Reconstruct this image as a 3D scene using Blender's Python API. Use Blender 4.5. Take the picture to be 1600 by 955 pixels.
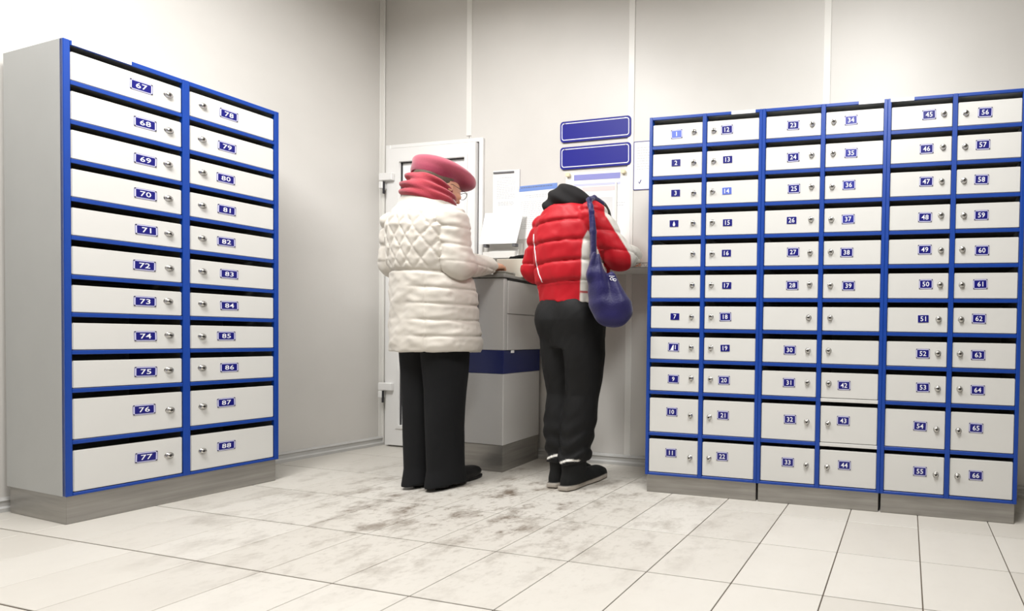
import bpy, bmesh, math, random
import numpy as np
from mathutils import Vector, Matrix, Euler

for o in list(bpy.data.objects):
    bpy.data.objects.remove(o, do_unlink=True)
scn = bpy.context.scene
COL = scn.collection
random.seed(7)

# ------------------------------------------------------------------ camera
F_PX, CX, CY, PITCH, ROLL, YAW, HC = 728.208, 1263.409, 540.561, -0.01613, 0.01894, 0.20797, 0.7915
cd = bpy.data.cameras.new('camera')
cam = bpy.data.objects.new('camera', cd)
COL.objects.link(cam)
_f = Vector((-math.sin(YAW) * math.cos(PITCH), math.cos(YAW) * math.cos(PITCH), math.sin(PITCH)))
_r = Vector((math.cos(YAW), math.sin(YAW), 0))
_u = _r.cross(_f)
_c, _s = math.cos(ROLL), math.sin(ROLL)
_r, _u = _r * _c + _u * _s, _u * _c - _r * _s
cam.matrix_world = Matrix(((_r.x, _u.x, -_f.x, 0), (_r.y, _u.y, -_f.y, 0), (_r.z, _u.z, -_f.z, HC), (0, 0, 0, 1)))
cd.sensor_fit = 'HORIZONTAL'
cd.sensor_width = 36.0
cd.lens = F_PX / 1600 * 36.0
cd.shift_x = -(CX - 800) / 1600
cd.shift_y = (CY - 477.5) / 1600
cd.clip_start = 0.02
scn.camera = cam

# ------------------------------------------------------------------ world, lights, exposure
w = bpy.data.worlds.new('world')
scn.world = w
w.use_nodes = True
w.node_tree.nodes['Background'].inputs[0].default_value = (0.9, 0.95, 1, 1)
w.node_tree.nodes['Background'].inputs[1].default_value = 0.05
CEIL = 3.13
LAMPS = [(-2.45, 0.85, 46), (-0.25, 0.80, 46)]
for i, (lx, ly, en) in enumerate(LAMPS):
    ld = bpy.data.lights.new('fluorescent_light', 'AREA')
    ld.shape = 'RECTANGLE'
    ld.size, ld.size_y = 0.55, 1.15
    ld.energy = en
    ld.spread = math.radians(168)
    ld.color = (1.0, 0.995, 0.985)
    lo = bpy.data.objects.new('fluorescent_light', ld)
    lo.location = (lx, ly, CEIL - 0.075)
    COL.objects.link(lo)
vs = scn.view_settings
vs.view_transform = 'Standard'
vs.look = 'None'
vs.gamma = 1.0
vs.use_curve_mapping = False
vs.exposure = 0.62

# ------------------------------------------------------------------ materials
def rgb(r, g, b):
    f = lambda c: (c / 255 / 12.92) if c / 255 <= 0.04045 else ((c / 255 + 0.055) / 1.055) ** 2.4
    return (f(r), f(g), f(b), 1)

MATS = {}
def mat(name, col, rough=0.5, metal=0.0, bump=0.0, bscale=60, var=0.0, vscale=6, spec=0.5, sheen=0.0, stretch=None, attr=False):
    if name in MATS:
        return MATS[name]
    m = bpy.data.materials.new(name)
    m.use_nodes = True
    nt = m.node_tree
    b = nt.nodes['Principled BSDF']
    b.inputs['Base Color'].default_value = col
    b.inputs['Roughness'].default_value = rough
    b.inputs['Metallic'].default_value = metal
    b.inputs['Specular IOR Level'].default_value = spec
    if sheen:
        b.inputs['Sheen Weight'].default_value = sheen
    tc = nt.nodes.new('ShaderNodeTexCoord')
    src = tc.outputs['Object']
    if stretch:
        mp = nt.nodes.new('ShaderNodeMapping')
        mp.inputs['Scale'].default_value = stretch
        nt.links.new(src, mp.inputs[0])
        src = mp.outputs[0]
    csock = None
    if attr:
        at = nt.nodes.new('ShaderNodeAttribute')
        at.attribute_name = 'Col'
        csock = at.outputs['Color']
        nt.links.new(csock, b.inputs['Base Color'])
    if var:
        n = nt.nodes.new('ShaderNodeTexNoise')
        n.inputs['Scale'].default_value = vscale
        n.inputs['Detail'].default_value = 5
        nt.links.new(src, n.inputs['Vector'])
        mr = nt.nodes.new('ShaderNodeMapRange')
        mr.inputs['From Min'].default_value = 0.3
        mr.inputs['From Max'].default_value = 0.7
        mr.inputs['To Min'].default_value = 1 - var
        mr.inputs['To Max'].default_value = 1 + var
        nt.links.new(n.outputs['Fac'], mr.inputs['Value'])
        mx = nt.nodes.new('ShaderNodeMix')
        mx.data_type = 'RGBA'
        mx.blend_type = 'MULTIPLY'
        mx.inputs['Factor'].default_value = 1
        if csock:
            nt.links.new(csock, mx.inputs['A'])
        else:
            mx.inputs['A'].default_value = col
        cmb = nt.nodes.new('ShaderNodeCombineColor')
        for k in range(3):
            nt.links.new(mr.outputs['Result'], cmb.inputs[k])
        nt.links.new(cmb.outputs['Color'], mx.inputs['B'])
        nt.links.new(mx.outputs['Result'], b.inputs['Base Color'])
    if bump:
        n2 = nt.nodes.new('ShaderNodeTexNoise')
        n2.inputs['Scale'].default_value = bscale
        n2.inputs['Detail'].default_value = 4
        nt.links.new(src, n2.inputs['Vector'])
        bp = nt.nodes.new('ShaderNodeBump')
        bp.inputs['Strength'].default_value = bump
        bp.inputs['Distance'].default_value = 0.01
        nt.links.new(n2.outputs['Fac'], bp.inputs['Height'])
        nt.links.new(bp.outputs['Normal'], b.inputs['Normal'])
    MATS[name] = m
    return m

M_WALL = mat('wall_panel_paint', rgb(206, 203, 198), 0.45, var=0.025, vscale=3, bump=0.03, bscale=90)
M_STRIP = mat('white_plastic_strip', rgb(226, 224, 219), 0.4)
M_FAR = mat('far_wall_paint', rgb(118, 114, 108), 0.7, var=0.03)  # unseen walls, tone kept dark to cut the bounced light
M_CEIL = mat('ceiling_paint', rgb(225, 222, 216), 0.7, var=0.02)
M_BASE = mat('grey_plastic_skirting', rgb(186, 185, 182), 0.4, var=0.05, vscale=14)
M_DOORW = mat('white_pvc', rgb(232, 231, 229), 0.35)
M_GASKET = mat('dark_gasket_and_shade', rgb(40, 38, 42), 0.6)
M_BLUE = mat('blue_enamel', rgb(4, 60, 150), 0.42, var=0.06, vscale=9)
M_LOCKER = mat('white_enamel', rgb(212, 211, 207), 0.42, var=0.015, vscale=5)
M_SIDE = mat('light_grey_enamel', rgb(186, 188, 187), 0.4, var=0.03, vscale=3)
M_INSIDE = mat('grey_enamel_inside', rgb(150, 147, 140), 0.6)
M_STEEL = mat('brushed_steel', rgb(160, 157, 152), 0.42, 0.75, var=0.14, vscale=4, stretch=(1, 1, 14), bump=0.02, bscale=30)
M_CHROME = mat('chrome', rgb(205, 203, 198), 0.22, 1.0)
M_DARK = mat('dark_slot_and_shade', rgb(18, 17, 16), 0.6)
M_PLATE = mat('navy_enamel_plate', rgb(13, 13, 112), 0.35)
M_PLATEF = mat('faded_blue_plate', rgb(88, 108, 196), 0.35)
M_PLATEM = mat('worn_blue_plate', rgb(36, 42, 140), 0.35)
M_WHITE = mat('white_lettering', rgb(240, 240, 246), 0.5)
M_RIM = mat('pale_violet_rim', rgb(205, 204, 232), 0.45)
M_PAPER = mat('paper', rgb(236, 235, 232), 0.75, var=0.01)
M_PAPERW = mat('bright_paper', rgb(250, 250, 250), 0.7)  # whiter than paper: overexposure on the blank sheet put into the colour
M_TEXT = mat('grey_print', rgb(200, 200, 202), 0.8)
M_TEXTD = mat('dark_print', rgb(105, 105, 108), 0.8)
M_SIGN = mat('sign_blue', rgb(20, 22, 132), 0.5, spec=0.3)
M_SIGNW = mat('sign_white_line', rgb(228, 228, 240), 0.45)
M_COUNTER = mat('grey_laminate', rgb(196, 194, 191), 0.38, var=0.02, vscale=4)
M_CBLUE = mat('counter_blue', rgb(8, 24, 88), 0.4)
M_CTOP = mat('worktop_edge', rgb(140, 138, 134), 0.4)

# ------------------------------------------------------------------ helpers
def link(name, me, parent=None, m=None):
    o = bpy.data.objects.new(name, me)
    COL.objects.link(o)
    if parent is not None:
        o.parent = parent
    if m is not None and me is not None and len(me.materials) == 0:
        for q in (m if isinstance(m, (list, tuple)) else [m]):
            me.materials.append(q)
    return o

def empty(name, loc=(0, 0, 0), rz=0.0):
    o = bpy.data.objects.new(name, None)
    COL.objects.link(o)
    o.location = loc
    o.rotation_euler = (0, 0, rz)
    o.empty_display_size = 0.05
    return o

def tag(o, label=None, cat=None, group=None, kind=None):
    if label: o['label'] = label
    if cat: o['category'] = cat
    if group: o['group'] = group
    if kind: o['kind'] = kind
    return o

def bm_box(bm, lo, hi, mi=0):
    x0, y0, z0 = lo
    x1, y1, z1 = hi
    vs_ = [bm.verts.new(p) for p in ((x0, y0, z0), (x1, y0, z0), (x1, y1, z0), (x0, y1, z0), (x0, y0, z1), (x1, y0, z1), (x1, y1, z1), (x0, y1, z1))]
    fs = []
    for q in ((3, 2, 1, 0), (4, 5, 6, 7), (0, 1, 5, 4), (1, 2, 6, 5), (2, 3, 7, 6), (3, 0, 4, 7)):
        f = bm.faces.new([vs_[k] for k in q])
        f.material_index = mi
        fs.append(f)
    return vs_, fs

def bm_prism(bm, pts, z0, z1, mi=0):
    a = [bm.verts.new((p[0], p[1], z0)) for p in pts]
    b = [bm.verts.new((p[0], p[1], z1)) for p in pts]
    n = len(pts)
    fs = [bm.faces.new(a[::-1]), bm.faces.new(b)]
    for i in range(n):
        fs.append(bm.faces.new((a[i], a[(i + 1) % n], b[(i + 1) % n], b[i])))
    for f in fs: f.material_index = mi
    return fs

def bm_plate(bm, pts, y0, y1, mi=0):
    """outline in x,z extruded from y0 (back) to y1 (front, smaller y)"""
    a = [bm.verts.new((p[0], y0, p[1])) for p in pts]
    b = [bm.verts.new((p[0], y1, p[1])) for p in pts]
    n = len(pts)
    fs = [bm.faces.new(a[::-1]), bm.faces.new(b)]
    for i in range(n):
        fs.append(bm.faces.new((a[i], a[(i + 1) % n], b[(i + 1) % n], b[i])))
    for f in fs: f.material_index = mi
    return fs

def bm_ring(bm, outer, inner, y0, y1, mi=0):
    n = len(outer)
    A = [bm.verts.new((p[0], y0, p[1])) for p in outer]; B = [bm.verts.new((p[0], y0, p[1])) for p in inner]
    C = [bm.verts.new((p[0], y1, p[1])) for p in outer]; D = [bm.verts.new((p[0], y1, p[1])) for p in inner]
    for i in range(n):
        j = (i + 1) % n
        for q in ((C[i], C[j], D[j], D[i]), (A[j], A[i], B[i], B[j]), (A[i], A[j], C[j], C[i]), (B[j], B[i], D[i], D[j])):
            bm.faces.new(q).material_index = mi

def rrect(w_, h_, r, n=4, cx=0, cz=0):
    pts = []
    for (sx, sz, a0) in ((1, -1, -90), (1, 1, 0), (-1, 1, 90), (-1, -1, 180)):
        for k in range(n + 1):
            a = math.radians(a0 + 90 * k / n)
            pts.append((cx + sx * (w_ / 2 - r) + r * math.cos(a), cz + sz * (h_ / 2 - r) + r * math.sin(a)))
    return pts

def mesh_of(bm, name, smooth=False, bevel=0.0, seg=1):
    if bevel:
        bmesh.ops.bevel(bm, geom=bm.edges[:], offset=bevel, segments=seg, affect='EDGES')
    bmesh.ops.recalc_face_normals(bm, faces=bm.faces[:])
    me = bpy.data.meshes.new(name)
    bm.to_mesh(me)
    bm.free()
    if smooth:
        for p in me.polygons: p.use_smooth = True
    return me

def box_mesh(name, lo, hi, bevel=0.0, seg=1):
    bm = bmesh.new()
    bm_box(bm, lo, hi)
    return mesh_of(bm, name, bevel=bevel, seg=seg)

def box(name, lo, hi, m, parent=None, bevel=0.0, seg=1):
    return link(name, box_mesh(name, lo, hi, bevel, seg), parent, m)

def bm_tube(bm, pts, r, n=8, mi=0, radii=None):
    pts = [Vector(p) for p in pts]
    rings = []
    prev = None
    for i, p in enumerate(pts):
        t = (pts[min(i + 1, len(pts) - 1)] - pts[max(i - 1, 0)]).normalized()
        a = prev if prev is not None else (Vector((0, 0, 1)) if abs(t.z) < 0.9 else Vector((1, 0, 0)))
        x = (a - t * a.dot(t)).normalized()
        prev = x
        y = t.cross(x)
        rr = radii[i] if radii else r
        rings.append([bm.verts.new(p + (x * math.cos(2 * math.pi * k / n) + y * math.sin(2 * math.pi * k / n)) * rr) for k in range(n)])
    for i in range(len(rings) - 1):
        for k in range(n):
            bm.faces.new((rings[i][k], rings[i][(k + 1) % n], rings[i + 1][(k + 1) % n], rings[i + 1][k])).material_index = mi
    bm.faces.new(rings[0][::-1]).material_index = mi
    bm.faces.new(rings[-1]).material_index = mi

_txt = {}
def text_mesh(s, bold=0.028, size=1.0):
    key = (s, bold)
    if key in _txt: return _txt[key]
    c = bpy.data.curves.new('lettering', 'FONT')
    c.body = s
    c.size = size
    c.align_x = 'CENTER'
    c.align_y = 'CENTER'
    c.offset = bold
    c.resolution_u = 2
    c.space_character = 1.03
    o = bpy.data.objects.new('lettering', c)
    COL.objects.link(o)
    dg = bpy.context.evaluated_depsgraph_get()
    me = bpy.data.meshes.new_from_object(o.evaluated_get(dg))
    V = np.array([v.co[:] for v in me.vertices]); Fc = [list(p.vertices) for p in me.polygons]
    bpy.data.objects.remove(o, do_unlink=True)
    bpy.data.meshes.remove(me)
    bpy.data.curves.remove(c)
    mid = (V.min(0) + V.max(0)) / 2
    V = V - mid
    _txt[key] = (V, Fc)
    return _txt[key]

def bm_text(bm, s, cx, cz, y, h, mi, bold=0.028, squash=1.0):
    V, Fc = text_mesh(s, bold)
    hh = V[:, 1].max() - V[:, 1].min()
    k = h / hh
    vv = [bm.verts.new((cx + v[0] * k * squash, y, cz + v[1] * k)) for v in V]
    for f in Fc:
        try:
            bm.faces.new([vv[i] for i in f]).material_index = mi
        except ValueError:
            pass

# ================================================================== THE SETTING
YB = 2.5438           # back wall
XC, SL = -3.545, 0.115  # corner, slight skew of the left wall
WR, YF = 1.95, -1.60   # right and front (behind the camera) walls
def xleft(y): return XC - (YB - y) * SL
# ---- floor
M_TILE = bpy.data.materials.new('beige_floor_tile')
M_TILE.use_nodes = True
nt = M_TILE.node_tree
b = nt.nodes['Principled BSDF']
geo = nt.nodes.new('ShaderNodeNewGeometry')
oi = nt.nodes.new('ShaderNodeObjectInfo')
def N(t, **kw):
    n = nt.nodes.new(t)
    for k, v in kw.items(): n.inputs[k].default_value = v
    return n
def ramp(sock, a, bb, lo=0.0, hi=1.0):
    r = N('ShaderNodeMapRange', **{'From Min': a, 'From Max': bb, 'To Min': lo, 'To Max': hi})
    nt.links.new(sock, r.inputs['Value'])
    return r.outputs['Result']
def math_(op, a, bb):
    n = nt.nodes.new('ShaderNodeMath'); n.operation = op
    for i, s in enumerate((a, bb)):
        if isinstance(s, (int, float)): n.inputs[i].default_value = s
        else: nt.links.new(s, n.inputs[i])
    return n.outputs[0]
mott = N('ShaderNodeTexNoise', Scale=9.0, Detail=6.0); nt.links.new(geo.outputs['Position'], mott.inputs['Vector'])
stain = N('ShaderNodeTexNoise', Scale=7.0, Detail=8.0, Roughness=0.68); nt.links.new(geo.outputs['Position'], stain.inputs['Vector'])
fine = N('ShaderNodeTexNoise', Scale=34.0, Detail=6.0, Roughness=0.7); nt.links.new(geo.outputs['Position'], fine.inputs['Vector'])
sub = nt.nodes.new('ShaderNodeVectorMath'); sub.operation = 'SUBTRACT'; sub.inputs[1].default_value = (-1.95, 1.80, 0)
nt.links.new(geo.outputs['Position'], sub.inputs[0])
scl = nt.nodes.new('ShaderNodeVectorMath'); scl.operation = 'MULTIPLY'; scl.inputs[1].default_value = (0.75, 1.25, 0)
nt.links.new(sub.outputs[0], scl.inputs[0])
ln = nt.nodes.new('ShaderNodeVectorMath'); ln.operation = 'LENGTH'; nt.links.new(scl.outputs[0], ln.inputs[0])
tread = ramp(ln.outputs['Value'], 0.20, 1.15, 1.0, 0.0)
d1 = math_('MULTIPLY', ramp(stain.outputs['Fac'], 0.50, 0.66), tread)
d2 = math_('MULTIPLY', ramp(fine.outputs['Fac'], 0.53, 0.72), math_('ADD', math_('MULTIPLY', tread, 0.75), 0.04))
dirt = math_('MINIMUM', math_('ADD', math_('MULTIPLY', d1, 0.85), math_('MULTIPLY', d2, 0.75)), 0.88)
base = nt.nodes.new('ShaderNodeMix'); base.data_type = 'RGBA'
base.inputs['A'].default_value = rgb(189, 184, 175); base.inputs['B'].default_value = rgb(203, 199, 191)
nt.links.new(math_('ADD', math_('MULTIPLY', oi.outputs['Random'], 0.5), math_('MULTIPLY', mott.outputs['Fac'], 0.5)), base.inputs['Factor'])
dm = nt.nodes.new('ShaderNodeMix'); dm.data_type = 'RGBA'
dm.inputs['B'].default_value = rgb(84, 66, 44)
nt.links.new(dirt, dm.inputs['Factor']); nt.links.new(base.outputs['Result'], dm.inputs['A'])
nt.links.new(dm.outputs['Result'], b.inputs['Base Color'])
b.inputs['Roughness'].default_value = 0.42
bp = nt.nodes.new('ShaderNodeBump'); bp.inputs['Strength'].default_value = 0.05; bp.inputs['Distance'].default_value = 0.004
nt.links.new(fine.outputs['Fac'], bp.inputs['Height']); nt.links.new(bp.outputs['Normal'], b.inputs['Normal'])
M_GROUT = mat('grout', rgb(84, 74, 62), 0.8, var=0.25, vscale=5)

bm = bmesh.new()
bm_box(bm, (-4.0, YF, -0.06), (WR, YB + 0.05, -0.0035))
floor = link('floor', mesh_of(bm, 'floor'), None, M_GROUT)
tag(floor, kind='structure')
OX, OY, T = -1.4366, 2.0056, 0.30
tile_me = box_mesh('tile', (0.0019, 0.0019, -0.012), (T - 0.0019, T - 0.0019, 0.0), bevel=0.0012)
tile_me.materials.append(M_TILE)
k0, k1 = math.ceil((-3.95 - OX) / T) - 1, math.floor((WR - OX) / T)
r0 = 0
clipm = {}
for k in range(k0, k1 + 1):
    for r in range(-2, 12):
        x0, y0 = OX + k * T, OY - r * T
        y1 = y0 + T
        if y0 < YF or x0 + T < xleft(max(y0, 0)) - 0.05: continue
        xa, xb, ya, yb_ = max(x0, -3.98), min(x0 + T, WR), y0, min(y1, YB + 0.03)
        if xb - xa < 0.02 or yb_ - ya < 0.02: continue
        if xb - xa > T - 1e-4 and yb_ - ya > T - 1e-4:
            o = link('tile', tile_me, floor)
        else:
            kk = (round(xb - xa, 3), round(yb_ - ya, 3))
            if kk not in clipm:
                clipm[kk] = box_mesh('cut_tile', (0.0015, 0.0015, -0.012), (kk[0] - 0.0015, kk[1] - 0.0015, 0.0), bevel=0.0012)
                clipm[kk].materials.append(M_TILE)
            o = link('tile', clipm[kk], floor)
        o.location = (xa, ya, 0)

# ---- back wall: base with panels and cover strips
wb = box('wall_back', (-3.75, YB + 0.006, 0), (WR, YB + 0.14, CEIL), M_WALL)
tag(wb, kind='structure')
STX = [-2.835, -1.655, -0.462, 0.738]
edges = [-3.60] + STX + [WR]
for a, c in zip(edges[:-1], edges[1:]):
    box('wall_panel', (a + 0.002, YB, 0), (c - 0.002, YB + 0.008, CEIL), M_WALL, wb)
for i, x in enumerate(STX):
    z0 = 2.075 if i == 0 else 0.0
    box('cover_strip', (x - 0.020, YB - 0.005, z0), (x + 0.020, YB + 0.002, CEIL), M_STRIP, wb, bevel=0.002)
# ---- left wall (slightly out of square)
ang = math.atan(SL)
wl = empty('wall_left', (XC, YB, 0), -ang + math.pi)   # local +y runs towards the camera
tag(wl, kind='structure')
LEN = 4.2
box('wall_panel', (0.0, 0.002, 0), (0.10, 1.20, CEIL), M_WALL, wl)
box('wall_panel', (0.0, 1.204, 0), (0.10, 2.40, CEIL), M_WALL, wl)
box('wall_panel', (0.0, 2.404, 0), (0.10, LEN, CEIL), M_WALL, wl)
for yy in (1.202, 2.402):
    box('cover_strip', (-0.005, yy - 0.022, 0), (0.002, yy + 0.022, CEIL), M_STRIP, wl, bevel=0.002)
box('corner_strip', (-0.018, 0.0, 0), (0.0, 0.006, CEIL), M_STRIP, wl, bevel=0.0015)
box('corner_strip', (-0.005, 0.0, 0), (0.0, 0.024, CEIL), M_STRIP, wl, bevel=0.0015)
# ---- other walls, out of the photograph's view
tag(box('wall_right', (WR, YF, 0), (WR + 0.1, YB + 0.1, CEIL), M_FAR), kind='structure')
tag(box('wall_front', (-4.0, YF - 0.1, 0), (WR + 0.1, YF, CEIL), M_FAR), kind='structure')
tag(box('ceiling', (-4.0, YF - 0.1, CEIL), (WR + 0.1, YB + 0.1, CEIL + 0.08), M_CEIL), kind='structure')
# ---- skirting
def skirting(name, L, flip=False):
    bm = bmesh.new()
    pr = [(0, 0), (-0.020, 0), (-0.020, 0.016), (-0.013, 0.024), (-0.013, 0.042), (-0.018, 0.048), (-0.012, 0.058), (0, 0.060)]
    a = [bm.verts.new((p[0], L[0], p[1])) for p in pr]
    c = [bm.verts.new((p[0], L[1], p[1])) for p in pr]
    n = len(pr)
    bm.faces.new(a); bm.faces.new(c[::-1])
    for i in range(n): bm.faces.new((a[i], c[i], c[(i + 1) % n], a[(i + 1) % n]))
    return mesh_of(bm, name)
bl = link('baseboard_left', skirting('baseboard_left', (0.0, LEN)), None, M_BASE)
bl.location = (XC, YB, 0); bl.rotation_euler = (0, 0, -ang + math.pi)
tag(bl, kind='structure')
bb = link('baseboard_back', skirting('baseboard_back', (-WR, 2.69)), None, M_BASE)
bb.location = (0, YB - 0.001, 0); bb.rotation_euler = (0, 0, math.pi / 2)
tag(bb, kind='structure')

# ---- white door in the corner
DX0, DX1, DZ = -3.505, -2.712, 2.052
dr = empty('door_1', ((DX0 + DX1) / 2, YB, 0))
tag(dr, kind='structure')
hw = (DX1 - DX0) / 2
box('door_frame', (-hw, -0.016, 0), (-hw + 0.040, 0.0, DZ), M_DOORW, dr, 0.003)
box('door_frame', (hw - 0.030, -0.016, 0), (hw, 0.0, DZ), M_DOORW, dr, 0.003)
box('door_frame', (-hw + 0.041, -0.016, DZ - 0.026), (hw - 0.031, 0.0, DZ), M_DOORW, dr, 0.003)
box('gasket_and_gap_shade', (hw - 0.037, -0.012, 0.01), (hw - 0.030, -0.001, DZ - 0.026), M_GASKET, dr)  # dark strip paints the shadow line between frame and leaf
box('gasket_and_gap_shade', (-hw + 0.041, -0.012, DZ - 0.033), (hw - 0.030, -0.001, DZ - 0.026), M_GASKET, dr)  # same painted shadow line along the top of the leaf
px0, px1 = -3.360 + (-(DX0 + DX1) / 2), -2.828 - (DX0 + DX1) / 2
leafb = bmesh.new()
for lo, hi in (((-hw + 0.036, -0.034, 0.012), (px0, -0.002, DZ - 0.034)), ((px1, -0.034, 0.012), (hw - 0.038, -0.002, DZ - 0.034)),
               ((px0, -0.034, 1.925), (px1, -0.002, DZ - 0.034)), ((px0, -0.034, 0.95), (px1, -0.002, 1.06)), ((px0, -0.034, 0.012), (px1, -0.002, 0.15))):
    bm_box(leafb, lo, hi)
leaf = link('door_leaf', mesh_of(leafb, 'door_leaf'), dr, M_DOORW)
for z0, z1 in ((1.06, 1.925), (0.15, 0.95)):
    box('pane', (px0, -0.016, z0), (px1, -0.004, z1), M_PAPERW, leaf)
    bm = bmesh.new()
    for lo, hi in (((px0, -0.026, z1 - 0.005), (px1, -0.016, z1)), ((px0, -0.026, z0), (px0 + 0.003, -0.016, z1 - 0.005)), ((px1 - 0.003, -0.026, z0), (px1, -0.016, z1 - 0.005))):
        bm_box(bm, lo, hi)
    link('gasket_and_gap_shade', mesh_of(bm, 'gasket_and_gap_shade'), leaf, M_GASKET)
    bm = bmesh.new()
    for lo, hi in (((px0 - 0.022, -0.040, z1), (px1 + 0.022, -0.034, z1 + 0.022)), ((px0 - 0.022, -0.040, z0 - 0.022), (px1 + 0.022, -0.034, z0)),
                   ((px0 - 0.022, -0.040, z0), (px0, -0.034, z1)), ((px1, -0.040, z0), (px1 + 0.022, -0.034, z1))):
        bm_box(bm, lo, hi)
    link('glazing_bead', mesh_of(bm, 'glazing_bead'), leaf, M_DOORW)
for hz in (1.80, 0.385):
    bm = bmesh.new()
    bm_box(bm, (-hw - 0.004, -0.056, hz), (-hw + 0.105, -0.034, hz + 0.050))
    bm_box(bm, (-hw - 0.004, -0.056, hz - 0.052), (-hw + 0.026, -0.016, hz - 0.006))
    bmesh.ops.bevel(bm, geom=bm.edges[:], offset=0.003, segments=1, affect='EDGES')
    hg = link('hinge', mesh_of(bm, 'hinge'), dr, M_DOORW)
    bm = bmesh.new()
    bm_tube(bm, [(-hw + 0.026, -0.046, hz - 0.085), (-hw + 0.026, -0.046, hz - 0.004)], 0.006, 8)
    link('hinge_pin', mesh_of(bm, 'hinge_pin'), hg, M_GASKET)

# ================================================================== MAILBOX CABINETS
TOPS = [1.8376, 1.6935, 1.5450, 1.3950, 1.2440, 1.0915, 0.9381, 0.7853, 0.6334, 0.4778, 0.2715]
BOTS = [1.7342, 1.5840, 1.4365, 1.2845, 1.1330, 0.9792, 0.8280, 0.6745, 0.5160, 0.3082, 0.1060]
def lock_mesh():
    bm = bmesh.new()
    prof = [(0.0, 0.0115), (0.0, 0.010), (-0.003, 0.0098), (-0.0045, 0.008), (-0.009, 0.0078), (-0.0105, 0.0062), (-0.0098, 0.0)]
    n = 14
    rings = []
    for y, r in prof[:-1]:
        rings.append([bm.verts.new((r * math.cos(2 * math.pi * k / n), y, r * math.sin(2 * math.pi * k / n))) for k in range(n)])
    for i in range(len(rings) - 1):
        for k in range(n): bm.faces.new((rings[i][k], rings[i][(k + 1) % n], rings[i + 1][(k + 1) % n], rings[i + 1][k]))
    bm.faces.new(rings[-1])
    for f in bm.faces: f.smooth = True
    bm_box(bm, (-0.0012, -0.0112, -0.0040), (0.0012, -0.0100, 0.0040), 1)
    bm_box(bm, (-0.0030, -0.0110, -0.0018), (0.0030, -0.0100, 0.0018), 1)
    me = mesh_of(bm, 'lock')
    me.materials.append(M_CHROME); me.materials.append(M_DARK)
    return me
LOCK = lock_mesh()

def plate_mesh(s, style):
    """style: rim (white rim, corner rivets), plain, faded_rim, faded, worn"""
    bm = bmesh.new()
    rim = 'rim' in style
    blue = M_PLATEF if 'faded' in style else (M_PLATEM if 'worn' in style else M_PLATE)
    if rim:
        bm_plate(bm, rrect(0.060, 0.043, 0.003, 2), 0.0, -0.0012, 2)
        bm_ring(bm, rrect(0.060, 0.043, 0.003, 2), rrect(0.0580, 0.041, 0.0026, 2), -0.0012, -0.0015, 0)
        bm_plate(bm, rrect(0.050, 0.033, 0.0022, 2), -0.0012, -0.0020, 0)
        for sx in (-1, 1):
            for sz in (-1, 1):
                bm_plate(bm, rrect(0.0044, 0.0044, 0.0015, 1, sx * 0.0272, sz * 0.0187), -0.0012, -0.0024, 3)
    else:
        bm_plate(bm, rrect(0.049, 0.035, 0.0015, 1), 0.0, -0.0010, 1)
        bm_plate(bm, rrect(0.047, 0.033, 0.0012, 1), -0.0010, -0.0018, 0)
    y = -0.0023
    if s == 'drop':
        pts = []
        for k in range(24):
            a = 2 * math.pi * (k + 0.0) / 24
            pts.append((0.0085 * math.sin(a) * abs(math.sin(a / 2)) ** 1.4, math.cos(a) * 0.0125 - 0.001))
        bm_plate(bm, pts[::-1], -0.0016, y, 1)
    elif s == 'wedge1':
        bm_plate(bm, [(-0.017, -0.0155), (0.001, -0.0155), (0.001, 0.011), (-0.003, 0.011)], -0.0016, y, 1)
        bm_text(bm, '1', 0.010, 0.0005, y, 0.021, 1, 0.010)
    else:
        bm_text(bm, s, 0, 0, y, 0.0215, 1, 0.008, 1.02)
    me = mesh_of(bm, 'number_plate')
    for q in (blue, M_WHITE, M_RIM, M_GASKET): me.materials.append(q)
    return me

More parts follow.
